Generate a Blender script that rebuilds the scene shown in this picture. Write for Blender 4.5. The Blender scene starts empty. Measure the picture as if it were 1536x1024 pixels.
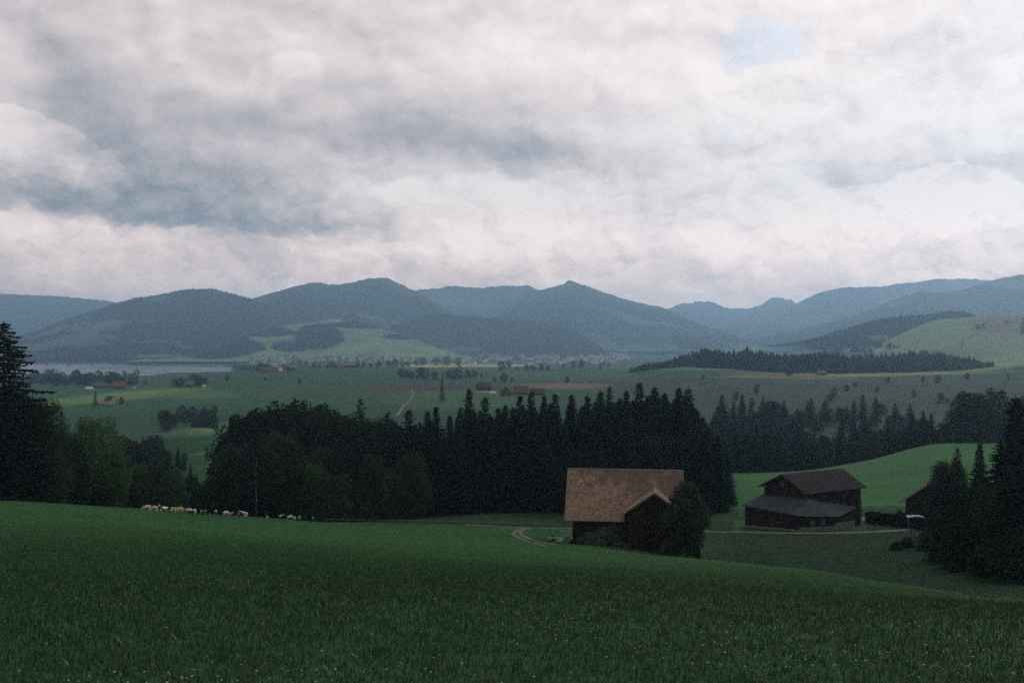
import bpy, math, random, time
import numpy as np
from mathutils import Vector, Matrix

T0 = time.time()
R = random.Random(7)
rng = np.random.default_rng(7)
scene = bpy.context.scene
COL = scene.collection
F = 1493.3            # focal length of a 35 mm lens in photo pixels
HZ = 512.0            # horizon row

# ------------------------------------------------------------------ helpers
def tag(o, label=None, cat=None, group=None, kind=None):
    if label: o['label'] = label
    if cat: o['category'] = cat
    if group: o['group'] = group
    if kind: o['kind'] = kind
    return o

def link(o, parent=None):
    COL.objects.link(o)
    if parent is not None: o.parent = parent
    return o

def empty(name, loc=(0, 0, 0), rz=0.0):
    o = bpy.data.objects.new(name, None)
    o.empty_display_size = 0.5
    o.location = loc
    o.rotation_euler = (0, 0, rz)
    return link(o)

def fast_mesh(name, verts, facelists, mats=(), cols=None, mat_idx=None, smooth=False):
    me = bpy.data.meshes.new(name)
    verts = np.asarray(verts, dtype=np.float32)
    me.vertices.add(len(verts))
    me.vertices.foreach_set('co', verts.ravel())
    facelists = [np.asarray(f, dtype=np.int32) for f in facelists if len(f)]
    loops = np.concatenate([f.ravel() for f in facelists])
    tot = np.concatenate([np.full(len(f), f.shape[1], dtype=np.int32) for f in facelists])
    start = np.concatenate([[0], np.cumsum(tot)[:-1]]).astype(np.int32)
    me.loops.add(len(loops)); me.loops.foreach_set('vertex_index', loops)
    me.polygons.add(len(tot)); me.polygons.foreach_set('loop_start', start)
    me.polygons.foreach_set('loop_total', tot)
    if mat_idx is not None:
        me.polygons.foreach_set('material_index', np.asarray(mat_idx, dtype=np.int32))
    me.polygons.foreach_set('use_smooth', np.full(len(tot), bool(smooth)))
    me.update(calc_edges=True)
    if cols is not None:
        a = me.attributes.new('Col', 'FLOAT_COLOR', 'POINT')
        c = np.ones((len(verts), 4), dtype=np.float32); c[:, :3] = cols
        a.data.foreach_set('color', c.ravel())
    for m in mats: me.materials.append(m)
    return me

class MB:
    """collects simple shapes into one mesh"""
    def __init__(s): s.v = []; s.f = []; s.m = []
    def add(s, vs, fs, mi=0):
        b = len(s.v); s.v += [tuple(map(float, p)) for p in vs]
        for f in fs: s.f.append([b + i for i in f]); s.m.append(mi)
    def box(s, c, d, rz=0, mi=0):
        cx, cy, cz = c; dx, dy, dz = d[0]/2, d[1]/2, d[2]/2
        ca, sa = math.cos(rz), math.sin(rz)
        vs = []
        for z in (-dz, dz):
            for x, y in ((-dx, -dy), (dx, -dy), (dx, dy), (-dx, dy)):
                vs.append((cx + x*ca - y*sa, cy + x*sa + y*ca, cz + z))
        s.add(vs, [(3, 2, 1, 0), (4, 5, 6, 7), (0, 1, 5, 4), (1, 2, 6, 5), (2, 3, 7, 6), (3, 0, 4, 7)], mi)
    def prism(s, poly, ext, mi=0):
        """poly: list of 3d points (planar), ext: vector"""
        n = len(poly); e = Vector(ext)
        vs = [Vector(p) for p in poly] + [Vector(p) + e for p in poly]
        fs = [tuple(range(n))[::-1], tuple(range(n, 2*n))]
        for i in range(n):
            j = (i+1) % n; fs.append((i, j, n+j, n+i))
        s.add(vs, fs, mi)
    def tube(s, pts, rad, n=6, mi=0):
        pts = [Vector(p) for p in pts]; rings = []; b = len(s.v)
        for i, p in enumerate(pts):
            d = (pts[min(i+1, len(pts)-1)] - pts[max(i-1, 0)])
            d = d.normalized() if d.length > 1e-9 else Vector((0, 0, 1))
            a = Vector((1, 0, 0)) if abs(d.x) < .8 else Vector((0, 1, 0))
            e1 = d.cross(a).normalized(); e2 = d.cross(e1)
            for k in range(n):
                t = 2*math.pi*k/n
                s.v.append(tuple(p + (e1*math.cos(t) + e2*math.sin(t))*rad[i]))
        for i in range(len(pts)-1):
            for k in range(n):
                k2 = (k+1) % n
                s.f.append([b+i*n+k, b+i*n+k2, b+(i+1)*n+k2, b+(i+1)*n+k]); s.m.append(mi)
        s.f.append([b+k for k in range(n)][::-1]); s.m.append(mi)
        e = b + (len(pts)-1)*n
        s.f.append([e+k for k in range(n)]); s.m.append(mi)
    def mesh(s, name, mats, smooth=False):
        me = bpy.data.meshes.new(name)
        me.from_pydata(s.v, [], s.f)
        if not isinstance(mats, (list, tuple)): mats = [mats]
        for m in mats: me.materials.append(m)
        me.polygons.foreach_set('material_index', s.m)
        me.polygons.foreach_set('use_smooth', [smooth]*len(s.f))
        me.update()
        return me
    def build(s, name, mats, parent=None, smooth=False):
        return link(bpy.data.objects.new(name, s.mesh(name, mats, smooth)), parent)

# value noise --------------------------------------------------------------
def _h(ix, iy, seed):
    n = (ix.astype(np.int64)*374761393 + iy.astype(np.int64)*668265263 + seed*974711) & 0x7fffffff
    n = ((n ^ (n >> 13))*1274126177) & 0x7fffffff
    return ((n ^ (n >> 16)) & 0xffff)/65535.0
def vnoise(x, y, seed=0):
    x = np.asarray(x, float); y = np.asarray(y, float)
    ix = np.floor(x); iy = np.floor(y); fx = x-ix; fy = y-iy
    fx = fx*fx*(3-2*fx); fy = fy*fy*(3-2*fy)
    a = _h(ix, iy, seed); b = _h(ix+1, iy, seed); c = _h(ix, iy+1, seed); d = _h(ix+1, iy+1, seed)
    return (a+(b-a)*fx) + ((c+(d-c)*fx) - (a+(b-a)*fx))*fy
def fbm(x, y, oct=4, seed=0, gain=.5):
    s = 0; a = 1; t = 0
    for o in range(oct):
        s = s + a*vnoise(x*2**o + 17.3*o, y*2**o - 9.1*o, seed+o); t += a; a *= gain
    return s/t
def sstep(a, b, x):
    t = np.clip((np.asarray(x, float)-a)/(b-a), 0, 1); return t*t*(3-2*t)

def pchip(xk, yk, x):
    xk = np.asarray(xk, float); yk = np.asarray(yk, float); x = np.clip(np.asarray(x, float), xk[0], xk[-1])
    h = np.diff(xk); d = np.diff(yk)/h; m = np.zeros_like(yk)
    m[0] = d[0]; m[-1] = d[-1]
    for i in range(1, len(xk)-1):
        if d[i-1]*d[i] > 0:
            w1 = 2*h[i]+h[i-1]; w2 = h[i]+2*h[i-1]
            m[i] = (w1+w2)/(w1/d[i-1]+w2/d[i])
    k = np.clip(np.searchsorted(xk, x)-1, 0, len(xk)-2)
    t = (x-xk[k])/h[k]
    return ((2*t**3-3*t**2+1)*yk[k] + (t**3-2*t**2+t)*h[k]*m[k] + (-2*t**3+3*t**2)*yk[k+1] + (t**3-t**2)*h[k]*m[k+1])

# ------------------------------------------------------------------ terrain
# slope profiles along rays from the viewpoint: (distance, row at which the ground lies)
PROF = {
 0: [(10,1020),(20,905),(40,835),(80,793),(130,768),(190,752),(215,754),(260,775),(330,800),(450,760),(600,705),(800,650),(1000,613),(1120,601),(1300,590),(1700,580),(2100,574.5),(2600,566),(2950,562.3),(3250,561),(4500,547.5),(4750,541),(6000,531),(9500,522)],
 190: [(10,1022),(20,906),(40,838),(80,801),(130,780),(190,766),(230,762),(250,764),(290,785),(360,790),(450,755),(560,702),(700,660),(850,632),(1000,611),(1120,600),(1300,590),(1600,580),(2000,574),(2600,566),(2950,562.3),(3250,561),(4500,547.5),(4750,541),(6000,531),(9500,523)],
 300: [(10,1023),(20,907),(40,840),(80,805),(130,793),(190,783),(240,772),(256,770),(285,776),(330,792),(450,745),(520,696),(570,664),(620,643),(680,641),(760,650),(840,636),(920,617),(1000,605),(1200,590),(1500,575),(1900,567),(2300,562),(2650,558.5),(3000,560.5),(3300,560),(4300,547.5),(4600,541.5),(6000,530),(9500,524)],
 400: [(10,1024),(20,908),(40,844),(80,813),(130,800),(190,788),(235,778),(258,776),(285,776),(330,785),(450,742),(600,680),(750,643),(900,615),(1100,594),(1400,575),(1800,563),(2150,557),(2300,555.5),(2600,560),(3000,556),(3600,549),(4300,541),(5000,534),(6500,527),(9500,522)],
 500: [(10,1024),(20,908),(40,848),(80,821),(130,806),(190,792),(230,785),(250,783),(270,781),(320,778),(450,740),(600,690),(750,640),(900,613),(1100,592),(1400,574),(1800,561),(2250,551.5),(2500,550),(2700,552),(3000,551),(3600,546),(4300,540),(5000,533),(6500,526),(9500,522)],
 768: [(10,1024),(20,908),(40,856),(80,838),(110,826),(150,809),(190,794),(205,790),(230,784),(265,770),(320,764),(450,730),(600,690),(750,640),(900,608),(1000,597),(1200,583),(1500,572),(1900,562),(2400,555),(3000,550),(3500,548),(4500,543),(5500,536),(7000,529),(9500,523)],
 935: [(10,1024),(20,910),(40,862),(80,846),(110,838),(130,831),(142,825),(150,819),(160,812),(180,802),(200,793),(230,783),(265,769),(320,760),(450,725),(600,685),(750,640),(900,606),(1000,596),(1200,580),(1500,562),(1900,556),(2400,552),(3500,547),(5500,536),(7000,529),(9500,523)],
 1050: [(10,1024),(20,914),(40,870),(80,851),(110,842),(130,839),(145,837),(160,828),(180,811),(200,797),(230,784),(265,768),(320,745),(450,705),(600,665),(750,635),(900,608),(1100,583),(1300,562),(1430,552),(1550,551),(1700,550),(2200,549),(3500,545),(5500,534),(9500,523)],
 1200: [(10,1024),(20,925),(40,882),(70,862),(90,856),(105,857),(120,862),(140,851),(160,830),(180,812),(200,799),(215,791),(240,772),(265,752),(320,722),(380,709),(420,706),(470,712),(600,690),(750,640),(900,605),(1100,585),(1350,564),(1460,560),(1700,556),(2200,548),(3000,538),(5000,530),(9500,523)],
 1300: [(10,1024),(20,931),(40,893),(60,878),(80,872),(92,872),(108,880),(130,868),(150,846),(170,825),(200,801),(220,786),(245,766),(265,753),(300,728),(350,704),(400,692),(430,690),(480,697),(600,672),(750,632),(900,603),(1100,582),(1400,562),(1700,556),(2000,550),(2400,540),(2800,528),(3300,520),(4000,518),(6000,519),(9500,521)],
 1420: [(10,1024),(20,941),(40,905),(55,896),(70,890),(82,890),(98,897),(120,876),(150,840),(170,822),(200,800),(220,785),(245,766),(265,750),(300,722),(350,685),(400,668),(430,664),(480,672),(600,660),(750,625),(900,600),(1100,580),(1400,562),(1600,552),(1900,545),(2200,535),(2500,515),(2800,495),(3100,480),(3300,478),(3700,490),(6000,516),(9500,521)],
 1536: [(10,1024),(20,955),(30,927),(40,914),(50,907),(62,904),(76,911),(95,904),(115,880),(130,858),(160,832),(200,800),(245,765),(300,720),(350,685),(400,668),(430,664),(480,672),(600,655),(750,622),(900,598),(1100,575),(1300,555),(1450,547),(1600,548),(1900,542),(2200,528),(2500,508),(2800,488),(3100,474),(3300,472),(3700,485),(6000,516),(9500,521)],
}
PROF[-420] = PROF[0]; PROF[1960] = PROF[1536]
LY0, LY1, NLY = math.log(8.0), math.log(9500.0), 900
UG0, UG1, NU = (-420-768)/F, (1960-768)/F, 500
_ly = np.linspace(LY0, LY1, NLY)
_cols = sorted(PROF)
_tab = np.array([pchip([math.log(a) for a, b in PROF[c]], [b for a, b in PROF[c]], _ly) for c in _cols])
_u = np.linspace(UG0, UG1, NU)
TAB = np.array([pchip([(c-768)/F for c in _cols], (HZ-_tab[:, k])/F, _u) for k in range(NLY)]).T
# soften the profile knots a little
for _ in range(3):
    TAB[:, 1:-1] = .25*TAB[:, :-2] + .5*TAB[:, 1:-1] + .25*TAB[:, 2:]
    TAB[1:-1] = .25*TAB[:-2] + .5*TAB[1:-1] + .25*TAB[2:]

def H(x, y):
    x = np.asarray(x, float); y = np.asarray(y, float)
    yy = np.clip(y, 10.0, 9400.0)
    uu = np.clip(x/yy, UG0+1e-6, UG1-1e-6)
    fu = (uu-UG0)/(UG1-UG0)*(NU-1); fy = (np.log(yy)-LY0)/(LY1-LY0)*(NLY-1)
    iu = np.clip(fu.astype(int), 0, NU-2); iy = np.clip(fy.astype(int), 0, NLY-2)
    a = fu-iu; b = fy-iy
    v = TAB[iu, iy]*(1-a)*(1-b) + TAB[iu+1, iy]*a*(1-b) + TAB[iu, iy+1]*(1-a)*b + TAB[iu+1, iy+1]*a*b
    z = v*yy
    w = sstep(11, 42, y)
    zp = -1.70 - .174*y - .012*x
    z = z*w + zp*(1-w)
    bump = (fbm(x/9.0, y/9.0, 3, 5)-.5)*.09*sstep(4, 30, y)*sstep(600, 200, y)
    bump = bump + (fbm(x/45.0, y/45.0, 3, 9)-.5)*.5*sstep(30, 120, y)*(1-.8*sstep(210, 260, y))
    bump = bump + (fbm(x/120.0, y/120.0, 4, 12)-.5)*.004*np.clip(y, 0, 2500)*sstep(400, 900, y)
    return z + bump

def Hs(x, y): return float(H(np.array([x]), np.array([y]))[0])
_hy = np.exp(np.linspace(math.log(9), math.log(9300), 2600))
def hit(px, py):
    """first terrain point met by the sight line of a photo pixel"""
    u = (px-768)/F; v = (HZ-py)/F
    d = H(u*_hy, _hy) - v*_hy
    k = np.nonzero(d >= 0)[0]
    k = k[0] if len(k) else int(np.argmax(d[1917:]))+1917
    y = _hy[k]
    if k > 0 and d[k] >= 0 > d[k-1]:
        t = -d[k-1]/(d[k]-d[k-1]); y = _hy[k-1] + t*(_hy[k]-_hy[k-1])
    return Vector((u*y, y, Hs(u*y, y)))
def at(px, Y): return Vector(((px-768)/F*Y, Y, Hs((px-768)/F*Y, Y)))
def P(px, py, Y): return Vector(((px-768)/F*Y, Y, (HZ-py)/F*Y))
def pxof(p): return 768+F*p.x/p.y, HZ-F*p.z/p.y

# ------------------------------------------------------------------ materials
class NT:
    def __init__(s, tree): s.t = tree; s.n = tree.nodes; s.l = tree.links
    def node(s, typ, **kw):
        n = s.n.new(typ)
        for k, v in kw.items(): setattr(n, k, v)
        return n
    def put(s, sock, val):
        if isinstance(val, bpy.types.NodeSocket): s.l.new(val, sock)
        elif val is not None:
            if sock.type == 'RGBA' and len(val) == 3: val = (*val, 1)
            sock.default_value = val
    def math(s, op, a, b=None, c=None, clamp=False):
        n = s.node('ShaderNodeMath', operation=op, use_clamp=clamp)
        s.put(n.inputs[0], a)
        if b is not None: s.put(n.inputs[1], b)
        if c is not None: s.put(n.inputs[2], c)
        return n.outputs[0]
    def mix(s, f, a, b, mode='MIX'):
        n = s.node('ShaderNodeMix', data_type='RGBA', blend_type=mode)
        s.put(n.inputs[0], f); s.put(n.inputs[6], a); s.put(n.inputs[7], b)
        return n.outputs[2]
    def noise(s, vec, scale, detail=4, rough=.55, dim='3D', dist=0.0):
        n = s.node('ShaderNodeTexNoise', noise_dimensions=dim)
        s.put(n.inputs['Vector'], vec); s.put(n.inputs['Scale'], scale)
        s.put(n.inputs['Detail'], detail); s.put(n.inputs['Roughness'], rough); s.put(n.inputs['Distortion'], dist)
        return n
    def maprange(s, x, a, b, c=0.0, d=1.0, smooth=True):
        n = s.node('ShaderNodeMapRange', interpolation_type='SMOOTHSTEP' if smooth else 'LINEAR')
        s.put(n.inputs[0], x)
        for i, v in enumerate((a, b, c, d)): s.put(n.inputs[i+1], v)
        return n.outputs[0]
    def ramp(s, x, stops):
        n = s.node('ShaderNodeValToRGB'); e = n.color_ramp.elements
        while len(e) < len(stops): e.new(0.5)
        for k, (p, c) in zip(e, stops): k.position = p; k.color = (*c, 1)
        s.put(n.inputs[0], x); return n.outputs[0]
    def xyz(s, v):
        n = s.node('ShaderNodeSeparateXYZ'); s.put(n.inputs[0], v); return n.outputs
    def comb(s, x, y, z):
        n = s.node('ShaderNodeCombineXYZ'); s.put(n.inputs[0], x); s.put(n.inputs[1], y); s.put(n.inputs[2], z); return n.outputs[0]

def new_mat(name):
    m = bpy.data.materials.new(name); m.use_nodes = True
    t = NT(m.node_tree); t.n.clear()
    t.out = t.node('ShaderNodeOutputMaterial'); t.tc = t.node('ShaderNodeTexCoord')
    return m, t
def principled(t, color, rough=.8, bump=None, bstr=.5, bdist=.05, spec=.3, metal=0.0):
    b = t.node('ShaderNodeBsdfPrincipled')
    t.put(b.inputs['Base Color'], color); t.put(b.inputs['Roughness'], rough)
    t.put(b.inputs['Specular IOR Level'], spec); t.put(b.inputs['Metallic'], metal)
    if bump is not None:
        n = t.node('ShaderNodeBump'); t.put(n.inputs['Height'], bump)
        n.inputs['Strength'].default_value = bstr; n.inputs['Distance'].default_value = bdist
        t.l.new(n.outputs[0], b.inputs['Normal'])
    t.l.new(b.outputs[0], t.out.inputs[0]); return b

def noisy(name, c1, c2, scale=2.0, rough=.85, bump=.4, c3=None, spec=.25, coord='Object', bdist=.05):
    m, t = new_mat(name)
    v = t.tc.outputs[coord]
    n = t.noise(v, scale, 6, .62)
    col = t.mix(t.maprange(n.outputs[0], .35, .65), c1, c2)
    if c3 is not None:
        n2 = t.noise(v, scale*5.3, 3, .6)
        col = t.mix(t.maprange(n2.outputs[0], .52, .72), col, c3)
    principled(t, col, rough, n.outputs[0], bump, bdist, spec)
    return m

def leaf_mat(name, c1, c2, trans=.25, scale=.35, rnd=.35):
    m, t = new_mat(name)
    oi = t.node('ShaderNodeObjectInfo'); geo = t.node('ShaderNodeNewGeometry')
    n = t.noise(t.tc.outputs['Object'], scale, 3, .6)
    n2 = t.noise(t.tc.outputs['Object'], scale*9, 2, .5)
    f = t.math('ADD', t.math('MULTIPLY', n.outputs[0], .6), t.math('MULTIPLY', n2.outputs[0], .4))
    col = t.mix(t.maprange(f, .35, .65), c1, c2)
    hs = t.node('ShaderNodeHueSaturation')
    t.put(hs.inputs['Color'], col)
    t.put(hs.inputs['Value'], t.math('ADD', 1-rnd/2, t.math('MULTIPLY', oi.outputs['Random'], rnd)))
    t.put(hs.inputs['Hue'], t.math('ADD', .488, t.math('MULTIPLY', oi.outputs['Random'], .024)))
    d = t.node('ShaderNodeBsdfDiffuse'); tr = t.node('ShaderNodeBsdfTranslucent'); mx = t.node('ShaderNodeMixShader')
    t.put(d.inputs[0], hs.outputs[0]); t.put(tr.inputs[0], hs.outputs[0]); mx.inputs[0].default_value = trans
    t.l.new(d.outputs[0], mx.inputs[1]); t.l.new(tr.outputs[0], mx.inputs[2]); t.l.new(mx.outputs[0], t.out.inputs[0])
    return m

def boards(name, c1, c2, axis='X', width=.18, rough=.85):
    """weathered timber boarding, board lines along one local axis"""
    m, t = new_mat(name)
    o = t.xyz(t.tc.outputs['Object'])
    a = {'X': o[0], 'Y': o[1], 'Z': o[2]}.get(axis, o[0])
    if axis == 'XY': a = t.math('ADD', o[0], o[1])
    k = t.math('DIVIDE', a, width)
    fl = t.math('FLOOR', k); fr = t.math('FRACT', k)
    wn = t.node('ShaderNodeTexWhiteNoise', noise_dimensions='1D'); t.put(wn.inputs['W'], fl)
    n = t.noise(t.tc.outputs['Object'], 1.3, 5, .65)
    f = t.math('ADD', t.math('MULTIPLY', wn.outputs[0], .55), t.math('MULTIPLY', n.outputs[0], .6))
    col = t.mix(t.maprange(f, .2, .95), c1, c2)
    gap = t.maprange(t.math('ABSOLUTE', t.math('SUBTRACT', fr, .5)), .42, .5)
    col = t.mix(gap, col, tuple(x*.35 for x in c1))
    principled(t, col, rough, t.math('SUBTRACT', t.math('MULTIPLY', wn.outputs[0], .3), gap), .6, .03, .15)
    return m

M = {}
def mk():
    # ground: land cover with painted sun and shade comes from the 'Col' attribute, broken up with noise
    m, t = new_mat('meadow_ground')
    at_ = t.node('ShaderNodeAttribute', attribute_name='Col')
    ps = t.node('ShaderNodeNewGeometry').outputs['Position']
    n1 = t.noise(ps, .035, 5, .6); n2 = t.noise(ps, .6, 5, .7); n3 = t.noise(ps, 5.0, 3, .6); n4 = t.noise(ps, .006, 4, .6)
    f = t.math('ADD', t.math('ADD', t.math('MULTIPLY', n1.outputs[0], .35), t.math('MULTIPLY', n2.outputs[0], .35)),
               t.math('ADD', t.math('MULTIPLY', n3.outputs[0], .15), t.math('MULTIPLY', n4.outputs[0], .15)))
    k = t.maprange(f, .36, .64, .68, 1.34, False)
    col = t.mix(1.0, at_.outputs['Color'], t.comb(k, k, k), 'MULTIPLY')
    yel = t.mix(t.maprange(n1.outputs[0], .5, .7), col, t.mix(1.0, col, (1.25, 1.05, .8), 'MULTIPLY'))
    principled(t, yel, .95, t.math('ADD', n2.outputs[0], n3.outputs[0]), .6, .3, .1)
    M['ground'] = m

    m, t = new_mat('hill_cover')
    at_ = t.node('ShaderNodeAttribute', attribute_name='Col')
    ps = t.node('ShaderNodeNewGeometry').outputs['Position']
    n1 = t.noise(ps, .004, 6, .6); n2 = t.noise(ps, .05, 3, .7)
    f = t.math('ADD', t.math('MULTIPLY', n1.outputs[0], .6), t.math('MULTIPLY', n2.outputs[0], .4))
    k = t.maprange(f, .36, .64, .65, 1.35, False)
    col = t.mix(1.0, at_.outputs['Color'], t.comb(k, k, k), 'MULTIPLY')
    principled(t, col, 1.0, n2.outputs[0], .8, 6.0, .0)
    M['hill'] = m

    # grass blades
    m, t = new_mat('grass_blade')
    at_ = t.node('ShaderNodeAttribute', attribute_name='Col')
    d = t.node('ShaderNodeBsdfDiffuse'); tr = t.node('ShaderNodeBsdfTranslucent'); mx = t.node('ShaderNodeMixShader')
    gl = t.node('ShaderNodeBsdfGlossy'); gl.inputs['Roughness'].default_value = .45; gl.inputs[0].default_value = (.5, .55, .5, 1)
    mx2 = t.node('ShaderNodeMixShader'); mx2.inputs[0].default_value = .03
    t.put(d.inputs[0], at_.outputs['Color']); t.put(tr.inputs[0], at_.outputs['Color']); mx.inputs[0].default_value = .3
    t.l.new(d.outputs[0], mx.inputs[1]); t.l.new(tr.outputs[0], mx.inputs[2])
    t.l.new(mx.outputs[0], mx2.inputs[1]); t.l.new(gl.outputs[0], mx2.inputs[2]); t.l.new(mx2.outputs[0], t.out.inputs[0])
    M['grass'] = m

    M['needles'] = leaf_mat('spruce_needles', (.008, .016, .011), (.019, .034, .022), .1, .3, .5)
    M['leaves_dark'] = leaf_mat('dark_broad_leaves', (.014, .026, .014), (.034, .056, .028), .2, .3, .8)
    M['leaves'] = leaf_mat('broad_leaves', (.022, .042, .018), (.050, .085, .036), .25, .35, .3)
    M['leaves_oval'] = leaf_mat('oval_tree_leaves', (.026, .044, .030), (.080, .115, .080), .25, .6, .1)
    M['leaves_bright'] = leaf_mat('fresh_broad_leaves', (.038, .078, .028), (.085, .145, .060), .3, .35, .2)
    M['leaves_grey'] = leaf_mat('greyish_leaves', (.075, .105, .078), (.16, .205, .16), .25, .5, .3)
    M['far_needles'] = leaf_mat('distant_tree_cover', (.014, .024, .017), (.030, .046, .030), .1, .02, .3)
    M['bark'] = noisy('bark', (.03, .026, .02), (.06, .05, .04), 3, .95, .8)
    M['pale_bark'] = noisy('pale_bark', (.10, .09, .08), (.2, .19, .17), 4, .95, .6)

    # lake
    m, t = new_mat('lake_water')
    n = t.noise(t.tc.outputs['Object'], .02, 4, .6); n2 = t.noise(t.comb(t.math('MULTIPLY', t.xyz(t.tc.outputs['Object'])[0], .25), t.xyz(t.tc.outputs['Object'])[1], 0.0), .004, 4, .6)
    n.inputs['Scale'].default_value = .25
    b = principled(t, (.05, .07, .085), t.maprange(n2.outputs[0], .4, .6, .12, .34), n.outputs[0], .16, 1.5, .7)
    M['water'] = m

    M['timber_dark'] = boards('dark_timber_boards', (.012, .008, .006), (.030, .020, .015), 'XY', .22)
    M['timber'] = boards('brown_timber_boards', (.022, .014, .009), (.050, .032, .021), 'XY', .2)
    M['timber_door'] = boards('door_boards', (.016, .011, .008), (.036, .024, .016), 'X', .3)
    M['fascia'] = noisy('fascia_board', (.10, .06, .04), (.16, .10, .065), 2, .85, .3)
    M['concrete'] = noisy('concrete', (.13, .14, .135), (.22, .23, .22), 1.2, .9, .4, (.09, .10, .09))
    M['white_paint'] = noisy('white_paint', (.70, .71, .72), (.82, .82, .82), 3, .6, .1)
    M['glass'] = noisy('dark_window_glass', (.02, .024, .028), (.03, .035, .04), 1, .12, 0.0, spec=.6)
    M['gravel'] = noisy('track_gravel', (.10, .105, .095), (.19, .19, .175), .8, .95, .5, (.10, .105, .09))
    M['dirt'] = noisy('bare_dirt', (.10, .095, .075), (.18, .17, .14), .9, .95, .5, (.05, .07, .04))
    M['tape'] = noisy('fence_tape', (.30, .32, .30), (.5, .5, .48), .3, .7, 0)
    M['post'] = noisy('weathered_post', (.09, .085, .07), (.17, .16, .14), 5, .9, .4)
    M['blue_plastic'] = noisy('blue_grey_plastic', (.09, .12, .15), (.13, .165, .2), 2, .5, .05)
    M['grey_plastic'] = noisy('pale_grey_plastic', (.22, .26, .29), (.3, .34, .37), 2, .5, .05)
    M['plank'] = noisy('pale_plank', (.42, .36, .24), (.6, .54, .38), 3, .8, .2)

    # clay tiles : per tile tint in 'Col'
    m, t = new_mat('clay_roof_tile')
    at_ = t.node('ShaderNodeAttribute', attribute_name='Col')
    n = t.noise(t.tc.outputs['Object'], .55, 5, .65); n2 = t.noise(t.tc.outputs['Object'], 9, 3, .6)
    ox, oy, oz = t.xyz(t.tc.outputs['Object'])
    # soot and moss on the upper courses, heavier towards the far end
    up = t.math('ADD', t.math('MULTIPLY', t.maprange(oz, 7.0, 10.6), .55), t.math('MULTIPLY', t.maprange(ox, -3.0, 5.0), .35))
    st = t.noise(t.comb(t.math('MULTIPLY', ox, 1.4), oy, t.math('MULTIPLY', oz, .25)), .9, 4, .6)
    lich = t.maprange(t.math('ADD', t.math('ADD', n.outputs[0], t.math('MULTIPLY', up, .26)), t.math('MULTIPLY', t.math('SUBTRACT', st.outputs[0], .5), .5)), .48, .76)
    col = t.mix(t.math('MULTIPLY', lich, .85), at_.outputs['Color'], (.15, .12, .098))
    edge = t.maprange(t.math('ADD', ox, t.math('MULTIPLY', st.outputs[0], 1.6)), -7.2, -8.0, 0, .5)
    col = t.mix(edge, col, (.24, .22, .15))
    col = t.mix(t.maprange(n2.outputs[0], .62, .75, 0, .5), col, (.26, .23, .19))
    principled(t, col, .9, n2.outputs[0], .4, .02, .2)
    M['tile'] = m
    m, t = new_mat('slate_roof_cover')
    at_ = t.node('ShaderNodeAttribute', attribute_name='Col')
    n = t.noise(t.tc.outputs['Object'], .8, 5, .65)
    col = t.mix(t.maprange(n.outputs[0], .4, .65, 0, .6), at_.outputs['Color'], (.05, .05, .05))
    principled(t, col, .95, n.outputs[0], .3, .02, .05)
    M['slate'] = m
    # far houses : colours differ from house to house
    def far(name, stops, rnd_mul):
        m, t = new_mat(name)
        oi = t.node('ShaderNodeObjectInfo')
        r = t.math('FRACT', t.math('MULTIPLY', oi.outputs['Random'], rnd_mul))
        n = t.noise(t.tc.outputs['Object'], .6, 3, .6)
        c = t.ramp(r, stops)
        c = t.mix(t.maprange(n.outputs[0], .4, .7, 0, .25), c, (.1, .09, .08))
        principled(t, c, .85, None, spec=.2); return m
    M['house_wall'] = far('rendered_house_wall', [(0, (.80, .78, .74)), (.3, (.86, .85, .82)), (.55, (.68, .63, .55)), (.75, (.88, .87, .85)), (1, (.45, .39, .33))], 1.0)
    M['house_roof'] = far('house_roof_tiles', [(0, (.18, .14, .12)), (.35, (.26, .22, .19)), (.6, (.2, .195, .19)), (.8, (.42, .41, .40)), (1, (.26, .17, .13))], 7.31)
    M['roof_brown'] = noisy('brown_roof', (.10, .07, .055), (.16, .115, .09), 1.0, .9, .3)
    M['roof_orange'] = noisy('orange_roof', (.17, .078, .05), (.24, .105, .068), 1.0, .9, .3)
    M['roof_red'] = noisy('red_brown_roof', (.17, .09, .065), (.24, .13, .1), 1.0, .9, .3)
    M['roof_dark'] = noisy('dark_roof', (.035, .03, .028), (.06, .052, .05), 1.0, .9, .3)
    M['roof_grey'] = noisy('grey_brown_roof', (.16, .14, .125), (.24, .215, .19), 1.0, .9, .3)
    M['wall_white'] = noisy('white_render', (.66, .64, .62), (.78, .77, .75), .8, .9, .1)
    M['wall_yellow'] = noisy('ochre_render', (.44, .34, .17), (.55, .43, .22), .8, .9, .1)
    M['wall_brown'] = noisy('brown_timber_wall', (.05, .033, .024), (.085, .058, .042), 2, .9, .3)
    M['wall_grey'] = noisy('grey_render', (.3, .3, .3), (.42, .42, .41), .8, .9, .1)

    def cow(name, base, patch, lo, hi):
        m, t = new_mat(name)
        oi = t.node('ShaderNodeObjectInfo')
        v = t.node('ShaderNodeVectorMath', operation='ADD'); t.put(v.inputs[0], t.tc.outputs['Object'])
        cx = t.comb(t.math('MULTIPLY', oi.outputs['Random'], 37.0), t.math('MULTIPLY', oi.outputs['Random'], 11.0), 0.0)
        t.put(v.inputs[1], cx)
        n = t.noise(v.outputs[0], 1.15, 1.5, .45, dist=.3)
        col = t.mix(t.maprange(n.outputs[0], lo, hi), base, patch)
        principled(t, col, .8, None, spec=.2); return m
    M['cow_pied'] = cow('black_white_hide', (.88, .87, .85), (.012, .012, .014), .47, .49)
    M['cow_black'] = cow('mostly_black_hide', (.88, .87, .85), (.012, .012, .014), .41, .43)
    M['cow_white'] = cow('mostly_white_hide', (.9, .88, .86), (.03, .028, .028), .58, .60)
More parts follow.
